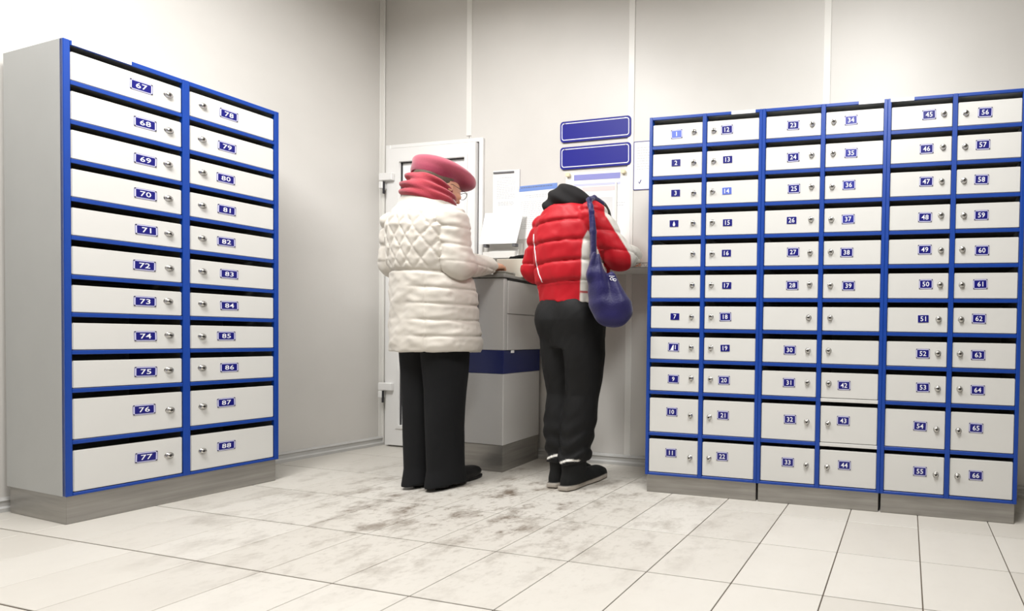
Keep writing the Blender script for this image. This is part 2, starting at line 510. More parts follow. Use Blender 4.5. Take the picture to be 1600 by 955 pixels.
def cabinet(loc, rz, W, D, ztop, zbot, zs, nums, styles, label, group, px_col, lock_col, white_rails=(), sticker=None, seed=1):
    R = random.Random(seed)
    root = empty('mailbox_cabinet', loc, rz)
    tag(root, label, 'cabinet', group)
    SP, CP = 0.0160, 0.021
    cxm = W / 2
    zt = lambda z: zs(z)
    # carcass: sides, top, bottom, back
    bm = bmesh.new()
    bm_box(bm, (0.0, 0.004, zbot), (0.0035, D, ztop))
    bm_box(bm, (W - 0.0035, 0.004, zbot), (W, D, ztop))
    bm_box(bm, (0.0035, 0.004, ztop - 0.003), (W - 0.0035, D, ztop))
    bm_box(bm, (0.0035, 0.004, zbot), (W - 0.0035, D, zbot + 0.004))
    bm_box(bm, (0.0035, D - 0.003, zbot + 0.004), (W - 0.0035, D, ztop - 0.003))
    link('carcass', mesh_of(bm, 'carcass'), root, M_SIDE)
    bm = bmesh.new()
    bm_box(bm, (cxm - 0.002, 0.02, zbot + 0.004), (cxm + 0.002, D - 0.003, ztop - 0.003))
    link('partition', mesh_of(bm, 'partition'), root, M_INSIDE)
    # frame
    for xa, xb in ((0.0, SP), (cxm - CP / 2, cxm + CP / 2), (W - SP, W)):
        box('frame_post', (xa, -0.004, zbot), (xb, 0.020, ztop), M_BLUE, root, 0.0015)
    cols = ((SP, cxm - CP / 2), (cxm + CP / 2, W - SP))
    z0s = [zt(z) for z in TOPS]; z1s = [zt(z) for z in BOTS]
    for ci, (xa, xb) in enumerate(cols):
        box('frame_rail', (xa, -0.003, zt(1.8615)), (xb, 0.0038, ztop), M_BLUE, root, 0.0015)
        box('frame_rail', (xa, -0.003, zbot), (xb, 0.020, z1s[10] - 0.003), M_BLUE, root, 0.0015)
        for r in range(10):
            ztp = z1s[r] - 0.0022
            zbt = ztp - 0.0160
            wr_ = (ci, r) in white_rails
            box('frame_rail', (xa, -0.002 if not wr_ else -0.001, zbt), (xb, 0.004, ztp), M_LOCKER if wr_ else M_BLUE, root, 0.0012)
            box('shelf', (xa, 0.0045, ztp - 0.004), (xb, D - 0.004, ztp - 0.001), M_INSIDE, root)
        for r in range(11):
            h = z0s[r] - z1s[r]
            me = box_mesh('door', (0, 0, 0), (xb - xa - 0.004, 0.016, h), bevel=0.0022, seg=2)
            d = link('door', me, root, M_LOCKER)
            d.location = (xa + 0.002, 0.000 + R.uniform(0, 0.0012), z1s[r])
            wd = xb - xa - 0.004
            lz = h * (0.55 if r < 9 else 0.52) + R.uniform(-.003, .003)
            lo = link('lock', LOCK, d)
            lo.location = (lock_col[ci] * wd + R.uniform(-.002, .002), 0.0, lz)
            lo.rotation_euler = (0, R.uniform(-1.2, 1.2), 0)
            lo.scale = (1.22, 1.1, 1.22)
            num = nums[ci][r]
            if num is not None:
                pm = plate_mesh(str(num), styles.get(num, 'rim'))
                p = link('number_plate', pm, d)
                p.location = (px_col[ci] * wd + R.uniform(-.006, .006), 0.0, h * (0.54 if r < 9 else 0.60) + R.uniform(-.004, .004))
                p.rotation_euler = (0, R.uniform(-.03, .03), 0)
    # steel plinth
    box('plinth', (0.004, 0.008, 0.0), (W - 0.006, D - 0.01, zbot), M_STEEL, root, 0.0015)
    box('plinth_joint', (W - 0.0055, 0.030, 0.0), (W - 0.001, D - 0.01, zbot - 0.001), M_DARK, root)
    if sticker:
        a, c = sticker
        box('paper_tape', (a, -0.0045, ztop - 0.016), (c, -0.0030, ztop - 0.0005), M_PAPER, root)
    return root

RANG = 0.01373
RX, RY = -1.2790, 2.1253
RW = 0.5855
ident = lambda z: z
def rpos(i): return (RX + i * (RW + 0.0005) * math.cos(RANG), RY + i * (RW + 0.0005) * math.sin(RANG), 0)
GRP = 'blue and white mailbox cabinets'
cabinet(rpos(0), RANG, RW, 0.385, 1.876, 0.0905, ident,
        ([1, 2, 3, 'drop', None, None, 7, 'wedge1', 9, 10, 11], list(range(12, 23))),
        {1: 'faded_rim', 2: 'plain', 3: 'plain', 'drop': 'plain', 7: 'plain', 13: 'plain', 14: 'faded', 15: 'plain', 16: 'plain', 17: 'plain', 19: 'plain'},
        'mailbox cabinet numbered 1 to 22, nearest the two blue signs', GRP, (0.48, 0.41), (0.84, 0.13), sticker=(0.43, 0.55), seed=3)
cabinet(rpos(1), RANG, RW, 0.385, 1.876, 0.0905, ident,
        ([23, 24, 25, 26, 27, 28, None, 30, 31, 32, 33], [34, 35, 36, 37, 38, 39, None, None, 42, 43, 44]),
        {26: 'plain', 36: 'worn_rim', 34: 'worn_rim', 35: 'worn_rim', 37: 'worn_rim'},
        'middle mailbox cabinet numbered 23 to 44, two rails white instead of blue', GRP, (0.52, 0.43), (0.85, 0.13), white_rails=((1, 8), (1, 9)), sticker=(0.455, 0.57), seed=4)
cabinet(rpos(2), RANG, RW, 0.385, 1.876, 0.0905, ident,
        (list(range(45, 56)), list(range(56, 67))), {51: 'plain'},
        'mailbox cabinet numbered 45 to 66 at the right edge', GRP, (0.61, 0.41), (0.86, 0.12), sticker=(0.012, 0.115), seed=5)
LA = 0.055
LT = [1.8580, 1.7060, 1.5550, 1.4034, 1.2513, 1.0995, 0.9470, 0.7976, 0.6475, 0.4960, 0.2905]
LB = [1.7480, 1.5949, 1.4432, 1.2940, 1.1430, 0.9890, 0.8400, 0.6910, 0.5390, 0.3350, 0.1270]
_src = np.array(TOPS + BOTS + [1.8615]); _dst = np.array(LT + LB + [1.8805]); _o = np.argsort(_src)
lz = lambda z: float(np.interp(z, _src[_o], _dst[_o]))
cabinet((-3.2206, 1.180, 0), math.pi / 2 - LA, 0.6155, 0.442, 1.900, 0.112, lz,
        (list(range(67, 78)), list(range(78, 89))), {},
        'mailbox cabinet numbered 67 to 88 with bare grey side, against left wall', GRP, (0.63, 0.42), (0.87, 0.135), sticker=(0.02, 0.16), seed=6)

# ================================================================== COUNTER
def outline_part(name, pts, z0, z1, m, parent, bevel=0.0, inset=0.0):
    c = np.mean(np.array(pts), 0)
    q = [(p[0] + (c[0] - p[0]) * inset, p[1] + (c[1] - p[1]) * inset) for p in pts]
    bm = bmesh.new()
    bm_prism(bm, q, z0, z1)
    return link(name, mesh_of(bm, name, bevel=bevel), parent, m)
CA, CB, CD_, CE = (-2.217, 2.207), (-2.655, 2.222), (-2.262, YB - 0.022), (-2.655, YB - 0.022)
ct = empty('service_counter', (0, 0, 0))
tag(ct, 'grey service counter with navy band and steel plinth below white notices', 'counter')
PTS = [CA, CD_, CE, CB]
outline_part('plinth', PTS, 0.0, 0.150, M_STEEL, ct, inset=0.02)
outline_part('lower_body', PTS, 0.152, 0.557, M_COUNTER, ct, 0.003)
outline_part('blue_band', PTS, 0.558, 0.690, M_CBLUE, ct, 0.002)
outline_part('upper_body', PTS, 0.691, 1.098, M_COUNTER, ct, 0.003)
outline_part('worktop', [(CA[0] + 0.010, CA[1] - 0.010), (CD_[0] + 0.010, CD_[1]), CE, (CB[0], CB[1] - 0.010)], 1.101, 1.118, M_CTOP, ct, 0.002)
ed = Vector((CD_[0] - CA[0], CD_[1] - CA[1], 0)); eL = ed.length; ed.normalize()
en_ = Vector((ed.y, -ed.x, 0))
def side_panel(name, a, c, z0, z1, m):
    p = [Vector((CA[0], CA[1], 0)) + ed * t + en_ * d for t, d in ((a, 0.001), (c, 0.001), (c, 0.010), (a, 0.010))]
    bm = bmesh.new()
    bm_prism(bm, [(v.x, v.y) for v in p], z0, z1)
    return link(name, mesh_of(bm, name, bevel=0.0015), ct, m)
side_panel('drawer_front', 0.022, eL - 0.01, 0.900, 1.086, M_COUNTER)
side_panel('drawer_front', 0.022, eL - 0.01, 0.693, 0.896, M_COUNTER)
side_panel('painted_shadow', 0.022, eL - 0.01, 1.088, 1.100, M_DARK)  # raised dark strip stands in for the shadow under the worktop
side_panel('paper_tag', 0.055, 0.075, 0.675, 0.691, M_PAPERW)
box('dark_inset', (-2.520, 2.205, 0.855), (-2.398, 2.222, 1.005), M_CBLUE, ct, 0.001)

tag(box('forms_box', (-2.40, 2.335, 1.118), (-2.165, 2.50, 1.228), mat('cream_card', rgb(226, 222, 208), 0.7), None, 0.003),
    'cream box of forms lying on the counter between the two people', 'box')
bm = bmesh.new()
bm_box(bm, (-0.036, -0.045, 0.0), (0.036, 0.045, 0.010)); bm_box(bm, (-0.035, -0.044, 0.011), (0.035, 0.044, 0.022)); bm_box(bm, (-0.0365, 0.030, 0.002), (0.0365, 0.0465, 0.020))
wa = link('wallet', mesh_of(bm, 'wallet', bevel=0.003), None, mat('grey_leather', rgb(142, 140, 132), 0.5, bump=0.15, bscale=120))
wa.location = (-2.272, 2.262, 1.1185); wa.rotation_euler = (0, 0, 0.2)
tag(wa, 'small grey wallet at the counter corner beside the hand of the cream-coated person', 'wallet')

# shelf on the wall behind the red jacket
sh = empty('wall_shelf', (-1.68, YB, 1.16))
tag(sh, 'narrow pale wall shelf with a latticed front edge behind the red jacket', 'shelf')
box('shelf_board', (-0.36, -0.235, 0.0), (0.33, 0.0, 0.006), M_STRIP, sh)
bm = bmesh.new()
bm_tube(bm, [(-0.36, -0.238, 0.002), (0.33, -0.238, 0.002)], 0.0025, 6)
bm_tube(bm, [(-0.36, -0.238, 0.026), (0.33, -0.238, 0.026)], 0.0025, 6)
n = 40
bm_tube(bm, [(-0.36 + 0.69 * i / n, -0.238, 0.002 if i % 2 else 0.026) for i in range(n + 1)], 0.002, 6)
link('lattice_edge', mesh_of(bm, 'lattice_edge'), sh, M_STEEL)
for x in (-0.30, 0.27):
    bm = bmesh.new()
    vsx = [(-0.002, -0.20, 0.0), (-0.002, 0.0, 0.0), (-0.002, 0.0, -0.13), (-0.002, -0.015, -0.13)]
    a = [bm.verts.new(v) for v in vsx]; c = [bm.verts.new((v[0] + 0.004, v[1], v[2])) for v in vsx]
    bm.faces.new(a); bm.faces.new(c[::-1])
    for i in range(4): bm.faces.new((a[i], c[i], c[(i + 1) % 4], a[(i + 1) % 4]))
    bk = link('bracket', mesh_of(bm, 'bracket'), sh, M_STRIP); bk.location.x = x

# ================================================================== SIGNS AND NOTICES
def sign(xc, zc, w_, h_, rot, label):
    root = empty('blue_sign', (xc, YB - 0.001, zc))
    root.rotation_euler = (0, rot, 0)
    tag(root, label, 'sign', 'blank blue signs on the back wall')
    bm = bmesh.new(); bm_plate(bm, rrect(w_, h_, 0.022, 5), 0.0, -0.008)
    link('sign_board', mesh_of(bm, 'sign_board'), root, M_SIGN)
    bm = bmesh.new(); bm_ring(bm, rrect(w_ - 0.022, h_ - 0.022, 0.016, 5), rrect(w_ - 0.032, h_ - 0.032, 0.012, 5), -0.006, -0.0092)
    link('border_line', mesh_of(bm, 'border_line'), root, M_SIGNW)
    for sx in (-1, 1):
        bm = bmesh.new(); bm_plate(bm, rrect(0.007, 0.007, 0.003, 3, sx * w_ * 0.43, h_ / 2 - 0.014), -0.007, -0.0115)
        link('screw', mesh_of(bm, 'screw'), root, M_CHROME)
    return root
sign(-1.896, 2.046, 0.489, 0.128, -0.010, 'upper of the two blank blue signs with a white outline')
sign(-1.895, 1.883, 0.489, 0.136, -0.010, 'lower of the two blank blue signs, just above the white board')

def text_lines(rows, x0, x1, y, name, parent, m, seed=0):
    R = random.Random(seed)
    bm = bmesh.new()
    for z, a, c, hh in rows:
        x = x0 + (x1 - x0) * a
        end = x0 + (x1 - x0) * c
        while x < end - 0.004:
            l = R.uniform(0.008, 0.022)
            bm_box(bm, (x, y - 0.0004, z), (min(x + l, end), y, z + hh))
            x += l + 0.004
    return link(name, mesh_of(bm, name), parent, m)

n1 = empty('notice_sheet', (-2.543, YB - 0.001, 1.51))
tag(n1, 'tall white notice sheet hanging from a grey clip beside the door', 'notice')
box('sheet', (-0.100, -0.002, 0), (0.100, 0.0, 0.325), M_PAPER, n1)
box('clip_bar', (-0.095, -0.007, 0.305), (0.062, -0.002, 0.316), M_TEXTD, n1, 0.001)
box('plastic_sleeve_edge', (0.100, -0.003, 0.20), (0.104, 0.0, 0.325), M_TEXT, n1)
text_lines([(0.275, .25, .75, .005)] + [(0.255 - 0.011 * i, .15, .85 - .25 * (i % 4 == 3), .004) for i in range(11)] + [(0.118 - 0.009 * i, .2, .8, .005) for i in range(3)], -0.1, 0.1, -0.002, 'printed_lines', n1, M_TEXT, 1)

n2 = empty('poster', (-2.300, YB - 0.0008, 1.395))
n2.rotation_euler = (0, -0.035, 0)
tag(n2, 'white printed poster with a blue header strip left of the black hood', 'poster')
box('sheet', (-0.148, -0.0015, 0), (0.148, 0.0, 0.336), M_PAPER, n2)
box('header_strip', (-0.148, -0.0022, 0.300), (0.148, -0.0015, 0.336), mat('poster_blue', rgb(112, 142, 205), 0.6), n2)
text_lines([(0.322, .1, .9, .004)], -0.148, 0.148, -0.0022, 'header_lettering', n2, M_TEXTD, 9)
text_lines([(0.270, .2, .8, .005), (0.258, .3, .7, .005)] + [(0.232 - 0.012 * i, .08, .9 - .3 * (i % 5 == 4), .004) for i in range(15)], -0.148, 0.148, -0.0015, 'printed_lines', n2, M_TEXT, 2)

tr = empty('leaflet_holder', (-2.540, YB - 0.001, 1.262))
tag(tr, 'white wall leaflet holder with a bright blank sheet above the counter', 'leaflet holder')
box('back_plate', (-0.125, -0.006, 0.0), (0.125, 0.0, 0.10), M_STRIP, tr, 0.001)
box('tray_lip', (-0.120, -0.058, 0.0), (0.120, -0.050, 0.040), M_STRIP, tr, 0.001)
box('tray_bottom', (-0.120, -0.050, 0.0), (0.120, -0.006, 0.006), M_STRIP, tr)
for i in range(3):
    box('leaflet', (-0.110 + 0.006 * i, -0.018 - 0.011 * i, 0.006), (0.108 - 0.01 * i, -0.012 - 0.011 * i, 0.062 - 0.012 * i), M_PAPER, tr)
for x in (-0.118, 0.100):
    box('clip', (x, -0.058, 0.072), (x + 0.022, -0.030, 0.092), M_TEXTD, tr, 0.002)
bm = bmesh.new()
vv = [(-0.142, -0.062, 0.090), (0.134, -0.062, 0.090), (0.156, -0.030, 0.294), (-0.132, -0.030, 0.294)]
bm_a = [bm.verts.new(v) for v in vv]; bm_c = [bm.verts.new((v[0], v[1] + 0.004, v[2])) for v in vv]
bm.faces.new(bm_a); bm.faces.new(bm_c[::-1])
for i in range(4): bm.faces.new((bm_a[i], bm_c[i], bm_c[(i + 1) % 4], bm_a[(i + 1) % 4]))
link('blank_sheet', mesh_of(bm, 'blank_sheet'), tr, M_PAPERW)

bd = empty('notice_board', (-1.880, YB - 0.001, 1.215))
tag(bd, 'large white notice board with violet and pink header stripes under the lower blue sign', 'notice board')
box('board', (-0.220, -0.006, 0.0), (0.228, 0.0, 0.575), M_PAPER, bd, 0.001)
box('header_stripe', (-0.16, -0.0068, 0.525), (0.16, -0.006, 0.560), mat('violet_print', rgb(138, 140, 200), 0.6), bd)
box('header_stripe', (-0.16, -0.0068, 0.490), (0.16, -0.006, 0.503), mat('pale_violet_print', rgb(196, 198, 224), 0.6), bd)
box('header_stripe', (-0.10, -0.0068, 0.455), (0.14, -0.006, 0.482), mat('pink_print', rgb(232, 205, 204), 0.6), bd)
box('grey_picture', (-0.03, -0.0068, 0.18), (0.11, -0.006, 0.415), mat('grey_picture_print', rgb(214, 214, 214), 0.6, var=0.06, vscale=18), bd)
text_lines([(0.375, .80, .92, .004), (0.36, .80, .9, .004)] + [(0.15 - 0.014 * i, .1, .9, .004) for i in range(8)], -0.22, 0.228, -0.006, 'printed_lines', bd, M_TEXT, 4)
box('frame_strip', (0.128, -0.012, 0.0), (0.140, -0.006, 0.50), M_STRIP, bd)
for x in (-0.196, 0.186):
    bm = bmesh.new()
    bm_plate(bm, rrect(0.030, 0.026, 0.010, 3, x, 0.560), -0.006, -0.022, 0)
    link('clip', mesh_of(bm, 'clip', bevel=0.002), bd, mat('cream_plastic', rgb(226, 216, 184), 0.4))

n3 = empty('framed_notice', (-1.560, YB - 0.001, 1.664))
tag(n3, 'white notice with a thin blue outline tucked beside the mailbox cabinet', 'notice')
box('sheet', (-0.074, -0.002, 0), (0.074, 0.0, 0.290), M_PAPER, n3)
bm = bmesh.new(); bm_ring(bm, rrect(0.148, 0.290, 0.004, 2, 0, 0.145), rrect(0.141, 0.283, 0.003, 2, 0, 0.145), -0.002, -0.003)
link('outline', mesh_of(bm, 'outline'), n3, M_SIGN)
text_lines([(0.25 - 0.016 * i, .15, .85, .004) for i in range(9)], -0.074, 0.074, -0.002, 'printed_lines', n3, M_TEXT, 5)
bm = bmesh.new()
bm_tube(bm, [(-0.040, -0.003, 0.048), (-0.034, -0.003, 0.038), (-0.022, -0.003, 0.060)], 0.0018, 5)
link('tick_mark', mesh_of(bm, 'tick_mark'), n3, M_SIGN)

# ================================================================== CEILING LAMPS (above the frame)
M_EMIT = bpy.data.materials.new('lamp_diffuser'); M_EMIT.use_nodes = True
_b = M_EMIT.node_tree.nodes['Principled BSDF']
_b.inputs['Emission Color'].default_value = (1, 0.975, 0.94, 1); _b.inputs['Emission Strength'].default_value = 3.0
for i, (lx, ly, en) in enumerate(LAMPS):
    c = empty('ceiling_lamp', (lx, ly, CEIL))
    tag(c, ['fluorescent ceiling lamp over the left part of the room', 'fluorescent ceiling lamp over the right part of the room'][i], 'lamp', 'fluorescent ceiling lamps')
    box('housing', (-0.31, -0.62, -0.05), (0.31, 0.62, 0.0), M_STRIP, c, 0.004)
    box('diffuser', (-0.29, -0.60, -0.062), (0.29, 0.60, -0.050), M_EMIT, c, 0.002)

# ================================================================== PEOPLE (surfaces grown from distance fields)
def V3(*a): return np.array(a, float)
def cap(P, a, b_, ra, rb):
    a = np.asarray(a, float); b_ = np.asarray(b_, float)
    pa = P - a; ba = b_ - a
    t = np.clip(pa @ ba / (ba @ ba), 0, 1)
    return np.linalg.norm(pa - t[:, None] * ba, axis=1) - (ra + (rb - ra) * t)
def chain(P, pts, rs, k=0.01):
    d = None
    for i in range(len(pts) - 1):
        q = cap(P, pts[i], pts[i + 1], rs[i], rs[i + 1])
        d = q if d is None else smin(d, q, k)
    return d
def ell(P, c, r, R=None):
    q = P - np.asarray(c, float)
    if R is not None: q = q @ R
    r = np.asarray(r, float)
    k0 = np.linalg.norm(q / r, axis=1); k1 = np.linalg.norm(q / (r * r), axis=1)
    return k0 * (k0 - 1) / np.maximum(k1, 1e-6)
def rbox(P, c, hs, r, R=None):
    q = P - np.asarray(c, float)
    if R is not None: q = q @ R
    q = np.abs(q) - (np.asarray(hs, float) - r)
    return np.linalg.norm(np.maximum(q, 0), axis=1) + np.minimum(q.max(1), 0) - r
def smin(a, b_, k):
    h = np.clip(0.5 + 0.5 * (b_ - a) / k, 0, 1)
    return b_ * (1 - h) + a * h - k * h * (1 - h)
def smax(a, b_, k): return -smin(-a, -b_, k)
def loft(P, prof, p=2.0):
    z = P[:, 2]
    pr = np.array(sorted(prof))
    f = lambda i: np.interp(z, pr[:, 0], pr[:, i])
    cx, cy, a, b_ = f(1), f(2), f(3), f(4)
    q = (np.abs((P[:, 0] - cx) / a) ** p + np.abs((P[:, 1] - cy) / b_) ** p) ** (1 / p)
    d = (q - 1) * np.minimum(a, b_)
    return np.maximum(d, np.maximum(pr[0, 0] - z, z - pr[-1, 0]))
def rotx(a): c, s = math.cos(a), math.sin(a); return np.array([[1, 0, 0], [0, c, -s], [0, s, c]])
def roty(a): c, s = math.cos(a), math.sin(a); return np.array([[c, 0, s], [0, 1, 0], [-s, 0, c]])
def rotz(a): c, s = math.cos(a), math.sin(a); return np.array([[c, -s, 0], [s, c, 0], [0, 0, 1]])
def wr(P, f, seed, n=4):
    R = np.random.RandomState(seed)
    s = 0
    for i in range(n):
        k = R.normal(size=3); k = k / np.linalg.norm(k) * f * R.uniform(0.6, 1.5)
        s = s + np.sin(P @ k + R.uniform(0, 6.28) + 1.3 * np.sin(P @ (k[::-1] * 0.4) + i))
    return s / n

def sdf_mesh(name, fn, lo, hi, h, colfn=None, margin=0.013):
    lo = np.array(lo, float); hi = np.array(hi, float)
    S = 4
    nb = np.ceil((hi - lo) / (h * S)).astype(int)
    nf = nb * S + 1
    def pts(I): return lo + np.stack(I, 1) * h
    cg = np.indices(nb + 1).reshape(3, -1)
    Cv = fn(lo + cg.T * h * S).reshape(nb + 1)
    A = np.abs(Cv)
    mn = A
    for ax in range(3):
        sl0 = [slice(None)] * 3; sl1 = [slice(None)] * 3
        sl0[ax] = slice(0, -1); sl1[ax] = slice(1, None)
        mn = np.minimum(mn[tuple(sl0)], mn[tuple(sl1)])
    near = mn < (S * h * 0.9 + margin)
    Vf = np.repeat(np.repeat(np.repeat(Cv, S, 0), S, 1), S, 2)[:nf[0], :nf[1], :nf[2]]
    Vf = np.where(Vf < 0, -1.0, 1.0) * 1.0
    mask = np.zeros(nf, bool)
    B = np.nonzero(near)
    for dx in range(S + 1):
        for dy in range(S + 1):
            for dz in range(S + 1):
                mask[B[0] * S + dx, B[1] * S + dy, B[2] * S + dz] = True
    I = np.nonzero(mask)
    vals = np.empty(len(I[0]))
    for c0 in range(0, len(vals), 400000):
        sl = slice(c0, c0 + 400000)
        vals[sl] = fn(pts((I[0][sl], I[1][sl], I[2][sl])))
    Vf[I] = vals
    ins = Vf < 0
    n1_ = np.array(nf) - 1
    cnt = np.zeros(n1_, np.int16)
    for c in range(8):
        o = (c & 1, (c >> 1) & 1, (c >> 2) & 1)
        cnt += ins[o[0]:o[0] + n1_[0], o[1]:o[1] + n1_[1], o[2]:o[2] + n1_[2]]
    act = (cnt > 0) & (cnt < 8)
    ci = np.nonzero(act)
    idx = -np.ones(n1_, np.int64)
    idx[ci] = np.arange(len(ci[0]))
    acc = np.zeros((len(ci[0]), 3)); num = np.zeros(len(ci[0]))
    base = np.stack(ci, 1)
    for ax in range(3):
        for a in (0, 1):
            for c in (0, 1):
                o0 = [0, 0, 0]; oth = [q for q in range(3) if q != ax]
                o0[oth[0]] = a; o0[oth[1]] = c
                o1 = list(o0); o1[ax] = 1
                v0 = Vf[ci[0] + o0[0], ci[1] + o0[1], ci[2] + o0[2]]
                v1 = Vf[ci[0] + o1[0], ci[1] + o1[1], ci[2] + o1[2]]
                m = (v0 < 0) != (v1 < 0)
                t = np.where(m, v0 / np.where(m, v0 - v1, 1), 0)
                p = base + np.array(o0); p = p.astype(float); p[:, ax] += t
                acc[m] += p[m]; num[m] += 1
    Vv = lo + acc / num[:, None] * h
    quads = []
    for ax in range(3):
        b1, b2 = (ax + 1) % 3, (ax + 2) % 3
        s0 = [slice(1, -1)] * 3; s1 = [slice(1, -1)] * 3
        s0[ax] = slice(0, -1); s1[ax] = slice(1, None)
        i0 = ins[tuple(s0)]; i1 = ins[tuple(s1)]
        for flip, mk in ((False, i0 & ~i1), (True, ~i0 & i1)):
            e = np.stack(np.nonzero(mk), 1)
            off = np.array([1, 1, 1]); off[ax] = 0
            e = e + off
            def cell(d1, d2):
                q = e.copy(); q[:, b1] += d1; q[:, b2] += d2
                return idx[q[:, 0], q[:, 1], q[:, 2]]
            Q = np.stack([cell(-1, -1), cell(0, -1), cell(0, 0), cell(-1, 0)], 1)
            if flip: Q = Q[:, ::-1]
            quads.append(Q)
    Q = np.concatenate(quads)
    Q = Q[(Q >= 0).all(1)]
    me = bpy.data.meshes.new(name)
    me.vertices.add(len(Vv)); me.vertices.foreach_set('co', Vv.ravel())
    me.loops.add(len(Q) * 4); me.loops.foreach_set('vertex_index', Q.ravel().astype(np.int32))
    me.polygons.add(len(Q))
    me.polygons.foreach_set('loop_start', np.arange(0, len(Q) * 4, 4, dtype=np.int32))
    me.polygons.foreach_set('loop_total', np.full(len(Q), 4, dtype=np.int32))
    me.polygons.foreach_set('use_smooth', np.ones(len(Q), bool))
    me.update(calc_edges=True)
    me.validate()
    if colfn is not None:
        c = np.ones((len(Vv), 4), np.float32); c[:, :3] = colfn(Vv)
        at = me.attributes.new('Col', 'FLOAT_COLOR', 'POINT')
        at.data.foreach_set('color', c.ravel())
    return me

def mixc(c, m, col):
    m = np.clip(m, 0, 1)[:, None]
    return c * (1 - m) + np.array(col[:3]) * m
def step(x, w=0.003): return np.clip(0.5 - x / w, 0, 1)

def hand(P, Wp, d, n, side):
    """wrist Wp, finger direction d, back-of-hand normal n, side +1 when the thumb lies on cross(d, n)"""
    d = np.array(d, float); d /= np.linalg.norm(d)
    n = np.array(n, float); n -= d * (n @ d); n /= np.linalg.norm(n)
    s = np.cross(d, n) * side
    Wp = np.array(Wp, float)
    R = np.stack([s, d, n], 1)
    D = rbox(P, Wp + d * 0.050, (0.040, 0.050, 0.014), 0.012, R)
    D = smin(D, cap(P, Wp - d * 0.03, Wp + d * 0.03, 0.026, 0.024), 0.02)
    for k, (off, L) in enumerate(((0.029, 0.072), (0.0095, 0.080), (-0.010, 0.075), (-0.029, 0.058))):
        b0 = Wp + d * 0.092 + s * off
        b1 = b0 + d * L * 0.48 * 0.95 - n * L * 0.12
        b2 = b1 + d * L * 0.22 - n * L * 0.22
        b3 = b2 + d * L * 0.08 - n * L * 0.22
        D = smin(D, chain(P, [b0 - d * 0.02, b1, b2, b3], [0.0095, 0.0088, 0.0080, 0.0072], 0.004), 0.006)
    t0 = Wp + d * 0.025 + s * 0.026
    t1 = t0 + d * 0.035 + s * 0.026 - n * 0.010
    t2 = t1 + d * 0.032 + s * 0.006 - n * 0.008
    D = smin(D, chain(P, [t0, t1, t2], [0.014, 0.0105, 0.0085], 0.005), 0.010)
    return D

def head_sdf(P, c, R):
    q = (P - np.asarray(c, float)) @ R      # head frame: x right, y face, z up
    D = ell(q, (0, -0.012, 0.028), (0.076, 0.096, 0.086))
    D = smin(D, ell(q, (0, 0.020, -0.035), (0.060, 0.068, 0.078)), 0.03)
    D = smin(D, ell(q, (0, 0.058, -0.088), (0.026, 0.026, 0.022)), 0.03)     # chin
    D = smin(D, cap(q, (0, 0.088, 0.012), (0, 0.106, -0.026), 0.008, 0.0125), 0.012)   # nose
    D = smin(D, cap(q, (-0.026, 0.080, 0.026), (0.026, 0.080, 0.026), 0.010, 0.010), 0.015)  # brow
    for s in (-1, 1):
        D = smax(D, -ell(q, (s * 0.031, 0.096, 0.006), (0.017, 0.014, 0.011)), 0.010)
        D = np.minimum(D, ell(q, (s * 0.031, 0.077, 0.005), (0.0125, 0.0125, 0.0115)))
        D = smin(D, ell(q, (s * 0.040, 0.066, -0.022), (0.022, 0.018, 0.018)), 0.015)
        e = ell(q, (s * 0.077, -0.010, -0.004), (0.008, 0.019, 0.031), roty(-s * 0.25))
        e = smax(e, -ell(q, (s * 0.086, -0.006, -0.002), (0.006, 0.011, 0.019)), 0.004)
        D = smin(D, e, 0.006)
    D = smin(D, ell(q, (0, 0.083, -0.050), (0.021, 0.010, 0.0055)), 0.006)
    D = smin(D, ell(q, (0, 0.081, -0.061), (0.018, 0.010, 0.006)), 0.006)
    return D

def head_col(P, c, R, col, hairless=True):
    q = (P - np.asarray(c, float)) @ R
    lip = np.maximum(np.abs(q[:, 0]) - 0.021, np.maximum(np.abs(q[:, 2] + 0.056) - 0.010, 0.080 - q[:, 1]))
    col = mixc(col, step(lip), rgb(172, 104, 96))
    for s in (-1, 1):
        e = np.linalg.norm(q - np.array([s * 0.031, 0.077, 0.005]), axis=1)
        col = mixc(col, step(np.maximum(e - 0.0135, 0.079 - q[:, 1])), rgb(225, 222, 216))
        col = mixc(col, step(np.maximum(np.hypot(q[:, 0] - s * 0.031, q[:, 2] - 0.005) - 0.0055, 0.085 - q[:, 1])), rgb(58, 44, 34))
        br = np.maximum(np.abs(q[:, 2] - 0.030) - 0.004, np.maximum(np.abs(q[:, 0] - s * 0.032) - 0.018, 0.07 - q[:, 1]))
        col = mixc(col, step(br) * 0.7, rgb(96, 82, 70))
    return col

SKIN = rgb(214, 158, 128)
M_SKIN = mat('skin', SKIN, 0.5, attr=True, bump=0.03, bscale=180)
M_CLOTH = lambda name, rough=0.7, bump=0.1, bs=150, sheen=0.0, var=0.03: mat(name, (1, 1, 1, 1), rough, attr=True, bump=bump, bscale=bs, var=var, vscale=8, sheen=sheen, spec=0.3)

